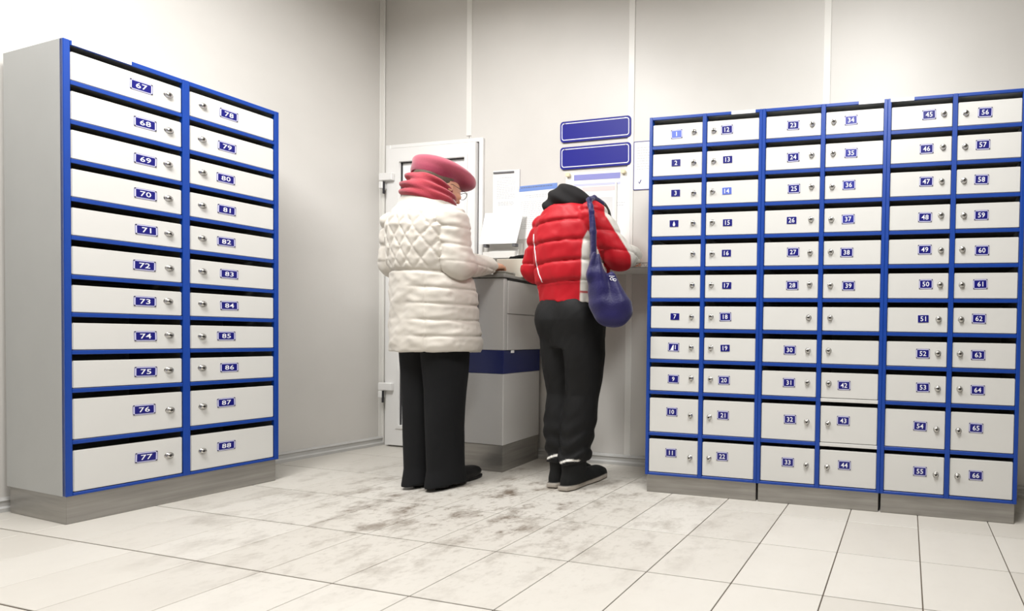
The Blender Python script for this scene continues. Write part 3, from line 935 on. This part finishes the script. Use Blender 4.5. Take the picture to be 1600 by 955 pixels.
# ---------------------------------------------------------------- person in the cream coat
WO = (-2.360, 1.930, 0)
woman = empty('person', WO, 0.0)
tag(woman, 'person in quilted cream coat, pink beret and red scarf, standing at the counter', 'person', 'people at the counter')
wHC = V3(0.004, 0.020, 1.530); wHR = rotx(-0.22)
wSR, wER, wWR = V3(0.146, -0.040, 1.345), V3(0.176, -0.026, 1.120), V3(0.088, 0.225, 1.160)
wSL, wEL, wWL = V3(-0.170, -0.036, 1.335), V3(-0.205, -0.022, 1.125), V3(-0.070, 0.225, 1.160)
wKR = [V3(0.080, 0.0, 0.86), V3(0.078, 0.012, 0.48), V3(0.078, 0.005, 0.085)]
wKL = [V3(-0.072, 0.0, 0.86), V3(-0.064, 0.012, 0.48), V3(-0.060, 0.005, 0.085)]
def f_wbody(P):
    D = loft(P, [(0.80, 0, 0, .14, .10), (0.92, 0, 0, .155, .115), (1.06, 0, .0, .125, .095), (1.22, 0, -.03, .135, .100), (1.34, 0, -.04, .140, .080), (1.40, 0, -.035, .07, .06)])
    D = smin(D, cap(P, (0, -0.03, 1.36), wHC - V3(0, 0.02, 0.06), 0.056, 0.052), 0.04)
    D = smin(D, head_sdf(P, wHC, wHR), 0.02)
    for S_, E_, W_ in ((wSR, wER, wWR), (wSL, wEL, wWL)):
        D = smin(D, chain(P, [S_, E_, W_], [0.048, 0.040, 0.026], 0.02), 0.04)
    for K in (wKR, wKL):
        D = smin(D, chain(P, K, [0.080, 0.052, 0.035], 0.02), 0.05)
        D = smin(D, cap(P, K[2] + V3(0, -.02, -.03), K[2] + V3(0, 0.12, -0.05), 0.03, 0.024), 0.03)
    D = np.minimum(D, hand(P, wWR, V3(-0.035, 0.10, 0.02), V3(0.3, 0, 1), -1))
    D = np.minimum(D, hand(P, wWL, V3(0.05, 0.10, 0.015), V3(-0.3, 0, 1), 1))
    return D
def c_wbody(P):
    c = np.tile(np.array(SKIN[:3]), (len(P), 1))
    return head_col(P, wHC, wHR, c)
body = link('body', sdf_mesh('body', f_wbody, (-.34, -.2, 0.0), (.34, .45, 1.70), 0.0055, c_wbody), woman, M_SKIN)

def f_coat(P):
    D = loft(P, [(0.690, 0.008, 0.006, .200, .160), (0.72, 0.008, 0.006, .203, .163), (0.90, 0.006, 0.0, .192, .152), (1.08, 0, -0.012, .180, .142), (1.20, 0, -0.026, .180, .138),
                 (1.30, 0, -0.038, .178, .130), (1.37, 0, -0.040, .150, .112), (1.42, 0, -0.034, .112, .094), (1.465, 0, -0.030, .085, .085)], 2.15)
    z = P[:, 2]
    s = np.arctan2(P[:, 0], -(P[:, 1] + 0.02)) * 0.19 + 0.004 * wr(P, 25, 14)
    zz = z - 1.085 + 0.004 * wr(P, 28, 15)
    dia = np.minimum(np.abs(np.sin(math.pi * (s * 1.25 + zz) / 0.105)), np.abs(np.sin(math.pi * (s * 1.25 - zz) / 0.105)))
    dia = 1 - np.exp(-(dia / 0.30) ** 1.5)
    up = np.clip((z - 1.085) / 0.03, 0, 1) * np.clip((1.38 - z) / 0.05, 0, 1)
    low = np.clip((1.080 - z) / 0.015, 0, 1)
    rows = 1 - np.exp(-(np.abs(np.sin(math.pi * (z - 0.690 + 0.003 * wr(P, 22, 16)) / 0.0785)) / 0.28) ** 1.6)
    side = np.clip((s - 0.00) / 0.14, 0.08, 1)
    D = D - up * 0.0065 * dia - low * 0.0065 * side * rows
    D = D + np.exp(-((z - 1.083) / 0.006) ** 2) * 0.008
    D = D + np.exp(-((s - 0.145) / 0.006) ** 2) * low * 0.004
    for S_, E_, W_ in ((wSR, wER, wWR), (wSL, wEL, wWL)):
        a = chain(P, [S_, E_, W_ - (W_ - E_) * 0.06], [0.066, 0.064, 0.047], 0.03)
        t = np.where(z > 1.13, (z - 1.13) / 0.085, np.linalg.norm(P - E_, axis=1) / 0.080)
        a = a - 0.0065 * (1 - np.exp(-(np.abs(np.sin(math.pi * t)) / 0.3) ** 1.5)) - 0.005 * wr(P, 55, 5)
        D = smin(D, a, 0.004) + 0.006 * np.exp(-((D - a) / 0.006) ** 2) * np.clip((1.36 - z) / 0.04, 0, 1)
    D = smin(D, np.abs(loft(P, [(1.40, 0, -0.028, .100, .092), (1.470, 0, -0.022, .090, .088)])) - 0.012, 0.02)
    return D - 0.0045 * wr(P, 34, 2) - 0.0030 * wr(P * np.array([1, 1, 1.8]), 62, 3) - 0.0012 * wr(P, 140, 4)
CREAM = np.array(rgb(208, 202, 192)[:3])
def c_coat(P): return np.tile(CREAM, (len(P), 1))
link('coat', sdf_mesh('coat', f_coat, (-.36, -.24, 0.66), (.36, .36, 1.52), 0.0052, c_coat, 0.02), woman, M_CLOTH('cream_nylon', 0.5, 0.06, 240, 0.1))
def f_trous(P):
    z = P[:, 2]
    D = loft(P, [(0.705, 0.006, 0, .150, .115), (0.80, 0.004, 0, .160, .122), (0.95, 0, 0, .155, .120)])
    for K, sg in ((wKR, 1), (wKL, -1)):
        x = K[2][0]
        a = loft(P, [(0.020, x + .002, 0.006, .070, .096), (0.10, x, 0.004, .068, .082), (0.30, x, 0.0, .070, .084), (0.50, x, 0.0, .076, .092), (0.74, x - .004 * sg, 0.0, .086, .112), (0.90, x - .01 * sg, 0.0, .08, .11)], 2.1)
        a = a - 0.004 * np.sin(np.arctan2(P[:, 1], P[:, 0] - x) * 3 + z * 4) * np.clip((0.6 - z) / 0.5, 0, 1)
        D = smin(D, a, 0.010)
    return D - 0.004 * wr(P * np.array([1, 1, 0.35]), 45, 8)
BLK = np.array(rgb(17, 18, 20)[:3])
link('trousers', sdf_mesh('trousers', f_trous, (-.26, -.2, 0.005), (.26, .22, 0.98), 0.006, lambda P: np.tile(BLK, (len(P), 1))), woman, M_CLOTH('black_wool', 0.85, 0.1, 200, 0.0))

def f_shoe(P):
    D = smin(ell(P, (0, 0.025, 0.040), (0.040, 0.115, 0.042)), ell(P, (0.0, 0.100, 0.034), (0.041, 0.062, 0.030)), 0.03)
    D = smin(D, cap(P, (0, -0.045, 0.045), (0, -0.02, 0.11), 0.040, 0.042), 0.03)
    D = smax(D, 0.012 - P[:, 2], 0.004)
    sole = smax(np.maximum(ell(P, (0, 0.095, 0.012), (0.044, 0.075, 0.06)), np.abs(P[:, 2] - 0.008) - 0.006), -(P[:, 1] - 0.01), 0.004)
    heel = np.maximum(np.maximum(np.hypot(P[:, 0] / 0.034, (P[:, 1] + 0.05) / 0.036) - 1, 0) * 0.03 + np.where(np.hypot(P[:, 0] / 0.034, (P[:, 1] + 0.05) / 0.036) < 1, -0.01, 0), np.abs(P[:, 2] - 0.012) - 0.012)
    return np.minimum(np.minimum(D, sole), heel)
shoe_me = sdf_mesh('shoe', f_shoe, (-.07, -.13, -.01), (.07, .19, .17), 0.0045, lambda P: np.tile(np.array(rgb(22, 21, 22)[:3]), (len(P), 1)))
for K, a in ((wKR, 0.03), (wKL, 0.08)):
    s_ = link('shoe', shoe_me, woman, M_CLOTH('black_leather', 0.35, 0.05, 90, 0, 0.02))
    s_.location = (K[2][0], 0.035, 0.001); s_.rotation_euler = (0, 0, a)

# scarf: two tilted rolls round the neck
def f_scarf(P):
    D = None
    for (c, tilt, R1, R2, r1, rz) in (((0.004, -0.034, 1.452), rotx(-0.14) @ roty(0.05), .084, .082, .026, .024), ((0.000, -0.030, 1.488), rotx(-0.18) @ roty(0.07), .082, .078, .030, .024), ((0.0, -0.026, 1.528), rotx(-0.24) @ roty(0.10), .068, .066, .027, .024)):
        q = (P - np.array(c)) @ tilt
        rr = np.hypot(q[:, 0] / R1, q[:, 1] / R2)
        d = np.hypot((rr - 1) * R1, q[:, 2] * r1 / rz) - r1
        d = d - 0.005 * np.sin(np.arctan2(q[:, 1], q[:, 0]) * 2 + q[:, 2] * 130)
        D = d if D is None else smin(D, d, 0.010)
    return D - 0.004 * wr(P, 50, 12)
link('scarf', sdf_mesh('scarf', f_scarf, (-.16, -.19, 1.37), (.16, .14, 1.61), 0.004, lambda P: mixc(np.tile(np.array(rgb(172, 58, 70)[:3]), (len(P), 1)), 0.5 + 0.5 * np.sin(P[:, 2] * 160 + P[:, 0] * 30), rgb(150, 42, 58))), woman, M_CLOTH('red_knit', 0.85, 0.3, 220, 0.3, 0.06))

bC = wHC + V3(-0.006, 0.024, 0.076); bR = rotx(-0.20) @ roty(0.05)
def f_beret(P):
    q = (P - bC) @ bR
    D = ell(q, (0, 0.004, 0.016), (0.118, 0.132, 0.050))
    D = smin(D, ell(q, (0.0, 0.070, -0.008), (0.086, 0.070, 0.042)), 0.04)
    D = smin(D, ell(q, (0, -0.038, -0.040), (0.090, 0.090, 0.070)), 0.03)
    D = smax(D, -ell(q, (0, -0.034, -0.085), (0.079, 0.100, 0.070)), 0.006)
    return D - 0.004 * wr(P, 40, 21)
def c_beret(P):
    q = (P - bC) @ bR
    c = np.tile(np.array(rgb(172, 78, 96)[:3]), (len(P), 1))
    return mixc(c, step(q[:, 2] + 0.012, 0.03), rgb(132, 40, 64))
link('beret', sdf_mesh('beret', f_beret, (-.17, -.16, 1.48), (.17, .26, 1.74), 0.0045, c_beret), woman, M_CLOTH('pink_felt', 0.9, 0.15, 260, 0.4, 0.05))
def f_whair(P):
    q = (P - wHC) @ wHR
    D = ell(q, (0, -0.016, 0.022), (0.083, 0.102, 0.090))
    D = smax(D, q[:, 1] + 0.012 - np.clip(q[:, 2] - 0.02, 0, 1) * 1.6, 0.012)
    D = smax(D, -(q[:, 2] + 0.062), 0.01)
    return smax(D, q[:, 2] - 0.055, 0.01) - 0.001 * wr(P, 160, 22)
link('hair', sdf_mesh('hair', f_whair, (-.12, -.14, 1.40), (.12, .18, 1.64), 0.004, lambda P: np.tile(np.array(rgb(92, 78, 66)[:3]), (len(P), 1))), woman, M_CLOTH('grey_brown_hair', 0.6, 0.3, 160))
# glasses
bm = bmesh.new()
def hp(x, y, z): return tuple(wHC + wHR @ V3(x, y, z))
for s in (-1, 1):
    bm_tube(bm, [hp(s * 0.032 + 0.024 * math.cos(a), 0.107 - 0.004 * abs(math.cos(a)), 0.003 + 0.019 * math.sin(a)) for a in [2 * math.pi * k / 18 for k in range(19)]], 0.0014, 6)
    bm_tube(bm, [hp(s * 0.056, 0.103, 0.006), hp(s * 0.074, 0.088, 0.008), hp(s * 0.080, 0.0, 0.010), hp(s * 0.079, -0.016, 0.0)], 0.0014, 6)
bm_tube(bm, [hp(-0.010, 0.107, 0.006), hp(0, 0.110, 0.009), hp(0.010, 0.107, 0.006)], 0.0014, 6)
link('glasses', mesh_of(bm, 'glasses', True), woman, M_GASKET)

# ---------------------------------------------------------------- person in the red jacket
MO, MA = (-1.700, 2.125, 0), -0.10
man = empty('person', MO, MA)
tag(man, 'person in red puffer jacket with white side panels and black trousers, head bowed', 'person', 'people at the counter')
mHC = V3(-0.045, 0.165, 1.425); mHR = rotx(-0.95) @ rotz(0.1)
mSR, mER, mWR = V3(0.145, -0.030, 1.385), V3(0.232, 0.055, 1.195), V3(0.140, 0.270, 1.245)
mSL, mEL, mWL = V3(-0.168, -0.010, 1.340), V3(-0.245, -0.004, 1.130), V3(-0.200, 0.180, 1.190)
mKR = [V3(0.075, 0.0, 0.86), V3(0.058, 0.03, 0.48), V3(0.040, -0.030, 0.085)]
mKL = [V3(-0.070, 0.0, 0.86), V3(-0.070, 0.03, 0.48), V3(-0.060, -0.010, 0.085)]
def f_mbody(P):
    D = loft(P, [(0.80, 0, 0, .13, .095), (0.92, 0, 0, .145, .105), (1.08, -0.005, .01, .125, .095), (1.25, -0.005, -.005, .135, .095), (1.36, 0, -.01, .140, .076), (1.42, -0.01, .0, .07, .06)])
    D = smin(D, cap(P, (-0.01, 0.0, 1.37), mHC - V3(0, 0.05, 0.0), 0.056, 0.054), 0.04)
    D = smin(D, head_sdf(P, mHC, mHR), 0.02)
    for S_, E_, W_ in ((mSR, mER, mWR), (mSL, mEL, mWL)):
        D = smin(D, chain(P, [S_, E_, W_], [0.048, 0.040, 0.028], 0.02), 0.04)
    for K in (mKR, mKL):
        D = smin(D, chain(P, K, [0.075, 0.050, 0.034], 0.02), 0.05)
        D = smin(D, cap(P, K[2] + V3(0, -.02, -.03), K[2] + V3(0, 0.12, -0.05), 0.03, 0.024), 0.03)
    D = np.minimum(D, hand(P, mWR, V3(-0.06, 0.10, -0.02), V3(0.2, 0, 1), -1))
    D = np.minimum(D, hand(P, mWL, V3(0.05, 0.10, -0.02), V3(-0.2, 0, 1), 1))
    return D
body2 = link('body', sdf_mesh('body', f_mbody, (-.36, -.2, 0.0), (.34, .48, 1.60), 0.0055, lambda P: head_col(P, mHC, mHR, np.tile(np.array(SKIN[:3]), (len(P), 1)))), man, M_SKIN)

def tors_m(P):
    return loft(P, [(0.955, -0.005, 0.0, .168, .126), (1.03, -0.008, 0.0, .172, .132), (1.12, -0.010, -0.004, .176, .136), (1.25, -0.008, -0.010, .178, .134),
                    (1.36, -0.005, -0.014, .166, .116), (1.43, -0.005, -0.008, .125, .094), (1.475, -0.012, 0.004, .08, .08)], 2.15)
def arm_m(P, S_, E_, W_): return chain(P, [S_, E_, W_ - (W_ - E_) * 0.05], [0.066, 0.064, 0.047], 0.03)
def f_jack(P):
    z = P[:, 2] - 0.10 * P[:, 0] + 0.004 * wr(P, 20, 34)
    t = (z - 1.045) / 0.100
    rows = 1 - np.exp(-(np.abs(np.sin(math.pi * t)) / 0.26) ** 1.3)
    D = tors_m(P)
    up = np.clip((z - 1.03) / 0.02, 0, 1)
    D = D - up * 0.0135 * rows - (1 - up) * 0.004
    for S_, E_, W_ in ((mSR, mER, mWR), (mSL, mEL, mWL)):
        a = arm_m(P, S_, E_, W_)
        tt = np.where(P[:, 2] > E_[2] + 0.02, (P[:, 2] - E_[2] - 0.02) / 0.095, np.linalg.norm(P - E_, axis=1) / 0.085)
        a = a - 0.011 * (1 - np.exp(-(np.abs(np.sin(math.pi * tt)) / 0.35) ** 1.4))
        D = smin(D, a, 0.012)
    near_seam = 1 - rows * 0.6
    return D - 0.0045 * wr(P * np.array([0.6, 0.6, 1.4]), 44, 31) - 0.0055 * near_seam * wr(P * np.array([1.6, 1.6, 0.5]), 75, 33) - 0.0014 * wr(P, 130, 32)
RED = rgb(178, 14, 30); WHT = rgb(214, 210, 202); DRED = rgb(168, 20, 34)
def c_jack(P):
    c = np.tile(np.array(RED[:3]), (len(P), 1))
    dT = tors_m(P)
    dR = arm_m(P, mSR, mER, mWR); dL = arm_m(P, mSL, mEL, mWL)
    onT = (dT < np.minimum(dR, dL) - 0.004)
    ang_ = np.arctan2(P[:, 0], -(P[:, 1] + 0.008))          # 0 at the back, + towards the right
    z = P[:, 2]
    for s in (-1, 1):
        a = ang_ * s
        lim = 0.98 + 0.16 * np.clip((z - 1.20) / 0.15, 0, 1) ** 2 * 2.0
        inside = np.maximum(lim - a, a - 1.75) * 0.17
        inside = np.maximum(inside, z - 1.36)
        if s == 1:
            c = np.where(onT[:, None], mixc(c, step(inside, 0.004), WHT), c)
            stripe = np.maximum(inside, np.abs(z - 1.000 + 0.0 * P[:, 0]) - 0.005)
            c = np.where(onT[:, None], mixc(c, step(stripe, 0.004), DRED), c)
        else:
            pip = np.maximum(np.abs(a - 1.12) * 0.17 - 0.004, z - 1.34)
            c = np.where(onT[:, None], mixc(c, step(pip, 0.003), WHT), c)
    # sleeves: white front half on the right arm, white piping on the left
    onR = (dR <= dT - 0.004) & (P[:, 0] > 0)
    ax = np.interp(P[:, 2], [1.15, 1.20, 1.385], [0.065, 0.055, -0.030])
    f = (P[:, 1] - ax) * 0.75 + (P[:, 0] - np.interp(P[:, 2], [1.195, 1.385], [0.232, 0.145])) * 0.66
    c = np.where(onR[:, None], mixc(c, step(0.046 - f, 0.005), WHT), c)
    onL = (dL <= dT - 0.004) & (P[:, 0] < 0)
    f2 = (P[:, 1] + 0.008) * 0.62 - (P[:, 0] - np.interp(P[:, 2], [1.13, 1.34], [-0.245, -0.168])) * 0.78
    c = np.where(onL[:, None], mixc(c, step(0.046 - f2, 0.005), WHT), c)
    return c
link('jacket', sdf_mesh('jacket', f_jack, (-.40, -.22, 0.92), (.36, .40, 1.54), 0.0048, c_jack, 0.02), man, M_CLOTH('puffer_nylon', 0.55, 0.05, 240, 0.0))

def on_surface(fn, org, e, n, sv, z, lift):
    t = np.linspace(0.30, -0.10, 500)
    P = org + e * sv + n * t[:, None] + V3(0, 0, z)
    hit = fn(P) < 0
    return Vector(P[int(np.argmax(hit))] + n * lift) if hit.any() else None
_mr = rotz(-MA)
_mo = _mr @ V3(-1.66 - MO[0], 2.12 - MO[1], 0); _me = _mr @ V3(0.787, 0.617, 0); _mn = _mr @ V3(0.617, -0.787, 0)
bm = bmesh.new()
_pp = [on_surface(f_jack, _mo, _me, _mn, np.interp(k, [0, 4, 9, 13, 16], [-.214, -.208, -.198, -.186, -.170]), np.interp(k, [0, 4, 9, 13, 16], [1.29, 1.22, 1.14, 1.085, 1.045]), 0.0005) for k in range(17)]
bm_tube(bm, [p for p in _pp if p is not None], 0.0030, 6)
link('piping', mesh_of(bm, 'piping', True), man, M_WHITE)
def f_hood(P):
    R = rotx(-0.25) @ roty(0.15)
    D = ell(P, (-0.020, -0.010, 1.478), (0.105, 0.098, 0.080), R)
    D = smin(D, ell(P, (-0.085, -0.050, 1.440), (0.050, 0.052, 0.052), roty(0.5)), 0.04)
    D = smin(D, ell(P, (0.050, -0.025, 1.462), (0.058, 0.060, 0.034), roty(0.40)), 0.04)
    fold = np.sin((P[:, 2] * 75 + P[:, 0] * 42 + 12 * P[:, 1])) * 0.0055
    D = smax(D, -ell(P, (-0.02, 0.10, 1.53), (0.070, 0.10, 0.07)), 0.012)
    return D - fold - 0.005 * wr(P, 42, 41)
link('hood', sdf_mesh('hood', f_hood, (-.20, -.18, 1.34), (.19, .16, 1.61), 0.0045, lambda P: np.tile(np.array(rgb(24, 22, 23)[:3]), (len(P), 1))), man, M_CLOTH('black_jersey', 0.85, 0.15, 260, 0.0))

def f_mhair(P):
    q = (P - mHC) @ mHR
    D = ell(q, (0, -0.018, 0.030), (0.083, 0.102, 0.092))
    return smax(D, q[:, 1] + 0.0 - np.clip(q[:, 2], 0, 1) * 1.2, 0.012) - 0.002 * np.sin(q[:, 0] * 300)
link('hair', sdf_mesh('hair', f_mhair, (-.18, .01, 1.28), (.10, .32, 1.57), 0.005, lambda P: np.tile(np.array(rgb(44, 34, 28)[:3]), (len(P), 1))), man, M_CLOTH('dark_hair', 0.6, 0.3, 160))

def f_mtrous(P):
    z = P[:, 2]
    D = loft(P, [(0.72, 0.004, -0.005, .150, .112), (0.86, -0.004, -0.008, .172, .135), (0.96, -0.004, 0, .160, .120), (1.04, -0.004, 0, .15, .112)])
    D = smin(D, ell(P, (0.072, -0.072, 0.870), (.080, .066, .105)), 0.03)
    D = smin(D, ell(P, (-0.068, -0.072, 0.870), (.080, .066, .105)), 0.05)
    for K, sg in ((mKR, 1), (mKL, -1)):
        a = loft(P, [(0.135, K[2][0], K[2][1] + .005, .066, .078), (0.17, K[2][0], K[2][1] + .005, .070, .082), (0.30, (K[1][0] + K[2][0]) / 2, -0.012, .074, .084), (0.48, K[1][0], 0.008, .078, .086), (0.68, K[0][0], -0.004, .086, .106), (0.84, K[0][0], -0.01, .086, .125), (0.90, K[0][0], -.01, .06, .1)])
        bunch = np.clip((0.42 - z) / 0.25, 0, 1)
        a = a - 0.006 * bunch * np.sin(z * 75 + 2.5 * np.sin(P[:, 0] * 30) + sg)
        D = smin(D, a, 0.010)
    return D - 0.005 * wr(P * np.array([1, 1, 0.8]), 36, 51) - 0.0015 * wr(P, 120, 52)
def c_mtrous(P):
    c = np.tile(np.array(rgb(15, 15, 16)[:3]), (len(P), 1))
    back = P[:, 1] + 0.01
    for K, zc in ((mKR, 0.150), (mKL, 0.160)):
        zz = zc + 0.010 * np.sin((P[:, 0] - K[2][0]) * 45)
        m = np.maximum(np.maximum(np.abs(P[:, 2] - zz) - 0.005, np.abs(P[:, 0] - K[2][0] - 0.005) - 0.058), back)
        if K is mKR: m = np.maximum(m, -(P[:, 0] - 0.0))
        else: m = np.maximum(m, P[:, 0] + 0.008)
        c = mixc(c, step(m, 0.003), rgb(235, 232, 226))
    return c
link('trousers', sdf_mesh('trousers', f_mtrous, (-.24, -.22, 0.11), (.22, .20, 1.07), 0.0055, c_mtrous), man, M_CLOTH('black_softshell', 0.7, 0.08, 220, 0.0))

def f_boot(P):
    D = loft(P, [(0.02, 0, -0.01, .046, .065), (0.06, 0, -0.008, .048, .066), (0.12, 0, -0.012, .054, .064), (0.20, 0, -0.012, .058, .068)])
    D = smin(D, ell(P, (0, 0.10, 0.030), (0.050, 0.110, 0.044)), 0.035)
    D = smin(D, cap(P, (0, -0.03, 0.04), (0, 0.13, 0.036), 0.042, 0.034), 0.03)
    D = smax(D, 0.022 - P[:, 2], 0.003)
    t = np.clip((P[:, 1] + 0.065) / 0.27, 0, 1)
    wdt = np.interp(P[:, 1], [-.09, -.05, 0.05, 0.12, 0.18, 0.215], [.025, .045, .046, .054, .042, .01])
    so = np.maximum(np.maximum(np.abs(P[:, 0]) - wdt, np.abs(P[:, 1] - 0.062) - 0.150), np.abs(P[:, 2] - 0.014) - 0.012)
    return np.minimum(D, so) - 0.002 * wr(P, 50, 61)
def c_boot(P):
    c = np.tile(np.array(rgb(17, 18, 18)[:3]), (len(P), 1))
    return mixc(c, step(P[:, 2] - 0.025, 0.004), rgb(168, 160, 150))
boot_me = sdf_mesh('boot', f_boot, (-.08, -.12, -.005), (.08, .25, .22), 0.0045, c_boot)
for K, a in ((mKR, 0.0), (mKL, 0.10)):
    s_ = link('boot', boot_me, man, M_CLOTH('black_suede', 0.75, 0.15, 200, 0.0))
    s_.location = (K[2][0], K[2][1] + 0.012, 0.002); s_.rotation_euler = (0, 0, a)

# ---------------------------------------------------------------- shoulder bag
bag = empty('shoulder_bag', MO, MA)
tag(bag, 'slouchy dark blue shoulder bag hanging from the right shoulder of the red jacket', 'bag')
strap = [V3(0.145, 0.030, 1.468), V3(0.150, -0.030, 1.478), V3(0.168, -0.085, 1.450), V3(0.196, -0.098, 1.390), V3(0.206, -0.098, 1.290), V3(0.212, -0.100, 1.170), V3(0.214, -0.098, 1.110)]
bO, bE, bN = V3(0.272, -0.060, 0), V3(0.787, 0.617, 0), V3(0.617, -0.787, 0)
def bagp(P):
    q = P - bO
    return np.stack([q @ bE, q @ bN, P[:, 2]], 1)
def f_strap(P):
    D = chain(P, strap, [0.010, 0.011, 0.012, 0.012, 0.013, 0.015, 0.018], 0.01)
    return D - 0.002 * np.sin(P[:, 0] * 300)
def f_pouch(P):
    q = bagp(P)
    D = ell(q, (0.016, 0.004, 0.905), (0.088, 0.056, 0.080))
    D = smin(D, chain(q, [V3(-0.062, 0.008, 1.170), V3(-0.058, 0.006, 1.08), V3(-0.038, 0.004, 0.95)], [0.019, 0.036, 0.052], 0.02), 0.03)
    D = smin(D, chain(q, [V3(0.008, 0.004, 1.075), V3(0.045, 0.004, 0.945)], [0.020, 0.052], 0.02), 0.04)
    fold = 0.005 * np.sin(np.arctan2(q[:, 0] + 0.05, 1.26 - q[:, 2]) * 20) * np.clip((q[:, 2] - 0.86) / 0.1, 0.1, 1)
    return D - fold - 0.004 * wr(P, 42, 71) - 0.002 * wr(P, 90, 72)
NAVY = np.array(rgb(29, 23, 84)[:3])
def c_bag(P): return mixc(np.tile(NAVY, (len(P), 1)), 0.5 + 0.5 * wr(P, 30, 75), rgb(24, 20, 66))
M_BAG = M_CLOTH('blue_bag_cloth', 0.5, 0.2, 120, 0.2, 0.10)
link('strap', sdf_mesh('strap', f_strap, (.08, -.20, 1.06), (.30, .10, 1.54), 0.0045, c_bag), bag, M_BAG)
link('pouch', sdf_mesh('pouch', f_pouch, (.08, -.24, .78), (.44, .10, 1.22), 0.0045, c_bag), bag, M_BAG)

def bag_surface(sv, z):
    t = np.linspace(0.16, -0.05, 400)
    P = bO + bE * sv + bN * t[:, None] + V3(0, 0, z)
    d = f_pouch(P)
    k = int(np.argmax(d < 0))
    return Vector(P[k] + bN * 0.001)
bm = bmesh.new()
for (cs, cz, r) in ((0.012, 1.062, 0.007), (0.026, 1.058, 0.007)):
    bm_tube(bm, [bag_surface(cs + r * math.cos(a), cz + 0.8 * r * math.sin(a)) for a in [2 * math.pi * k / 10 for k in range(10)]], 0.0018, 5)
bm_tube(bm, [bag_surface(0.000 + 0.004 * k, 1.076 - 0.002 * (k % 2)) for k in range(7)], 0.0018, 5)
link('printed_emblem', mesh_of(bm, 'printed_emblem', True), bag, M_WHITE)

# black glove on the forms box
def f_glove(P):
    D = ell(P, (0, 0, 0.016), (0.040, 0.055, 0.016))
    for k, x in enumerate((-0.026, -0.009, 0.009, 0.026)):
        D = smin(D, chain(P, [V3(x, 0.03, 0.014), V3(x * 1.15, 0.075, 0.013), V3(x * 1.2, 0.100 - 0.01 * abs(k - 1.5), 0.011)], [0.010, 0.0095, 0.008], 0.005), 0.006)
    D = smin(D, chain(P, [V3(0.03, -0.015, 0.014), V3(0.052, 0.025, 0.012)], [0.011, 0.009], 0.005), 0.008)
    return smax(D, -P[:, 2], 0.003) - 0.001 * wr(P, 90, 81)
gl = link('glove', sdf_mesh('glove', f_glove, (-.07, -.07, -.01), (.08, .13, .05), 0.003, lambda P: np.tile(np.array(rgb(16, 16, 17)[:3]), (len(P), 1))), None, M_CLOTH('black_knit', 0.85, 0.2, 260))
gl.location = (-2.268, 2.395, 1.2285); gl.rotation_euler = (0, 0, 1.25)
tag(gl, 'black glove lying on the cream box beside the red sleeve', 'glove')
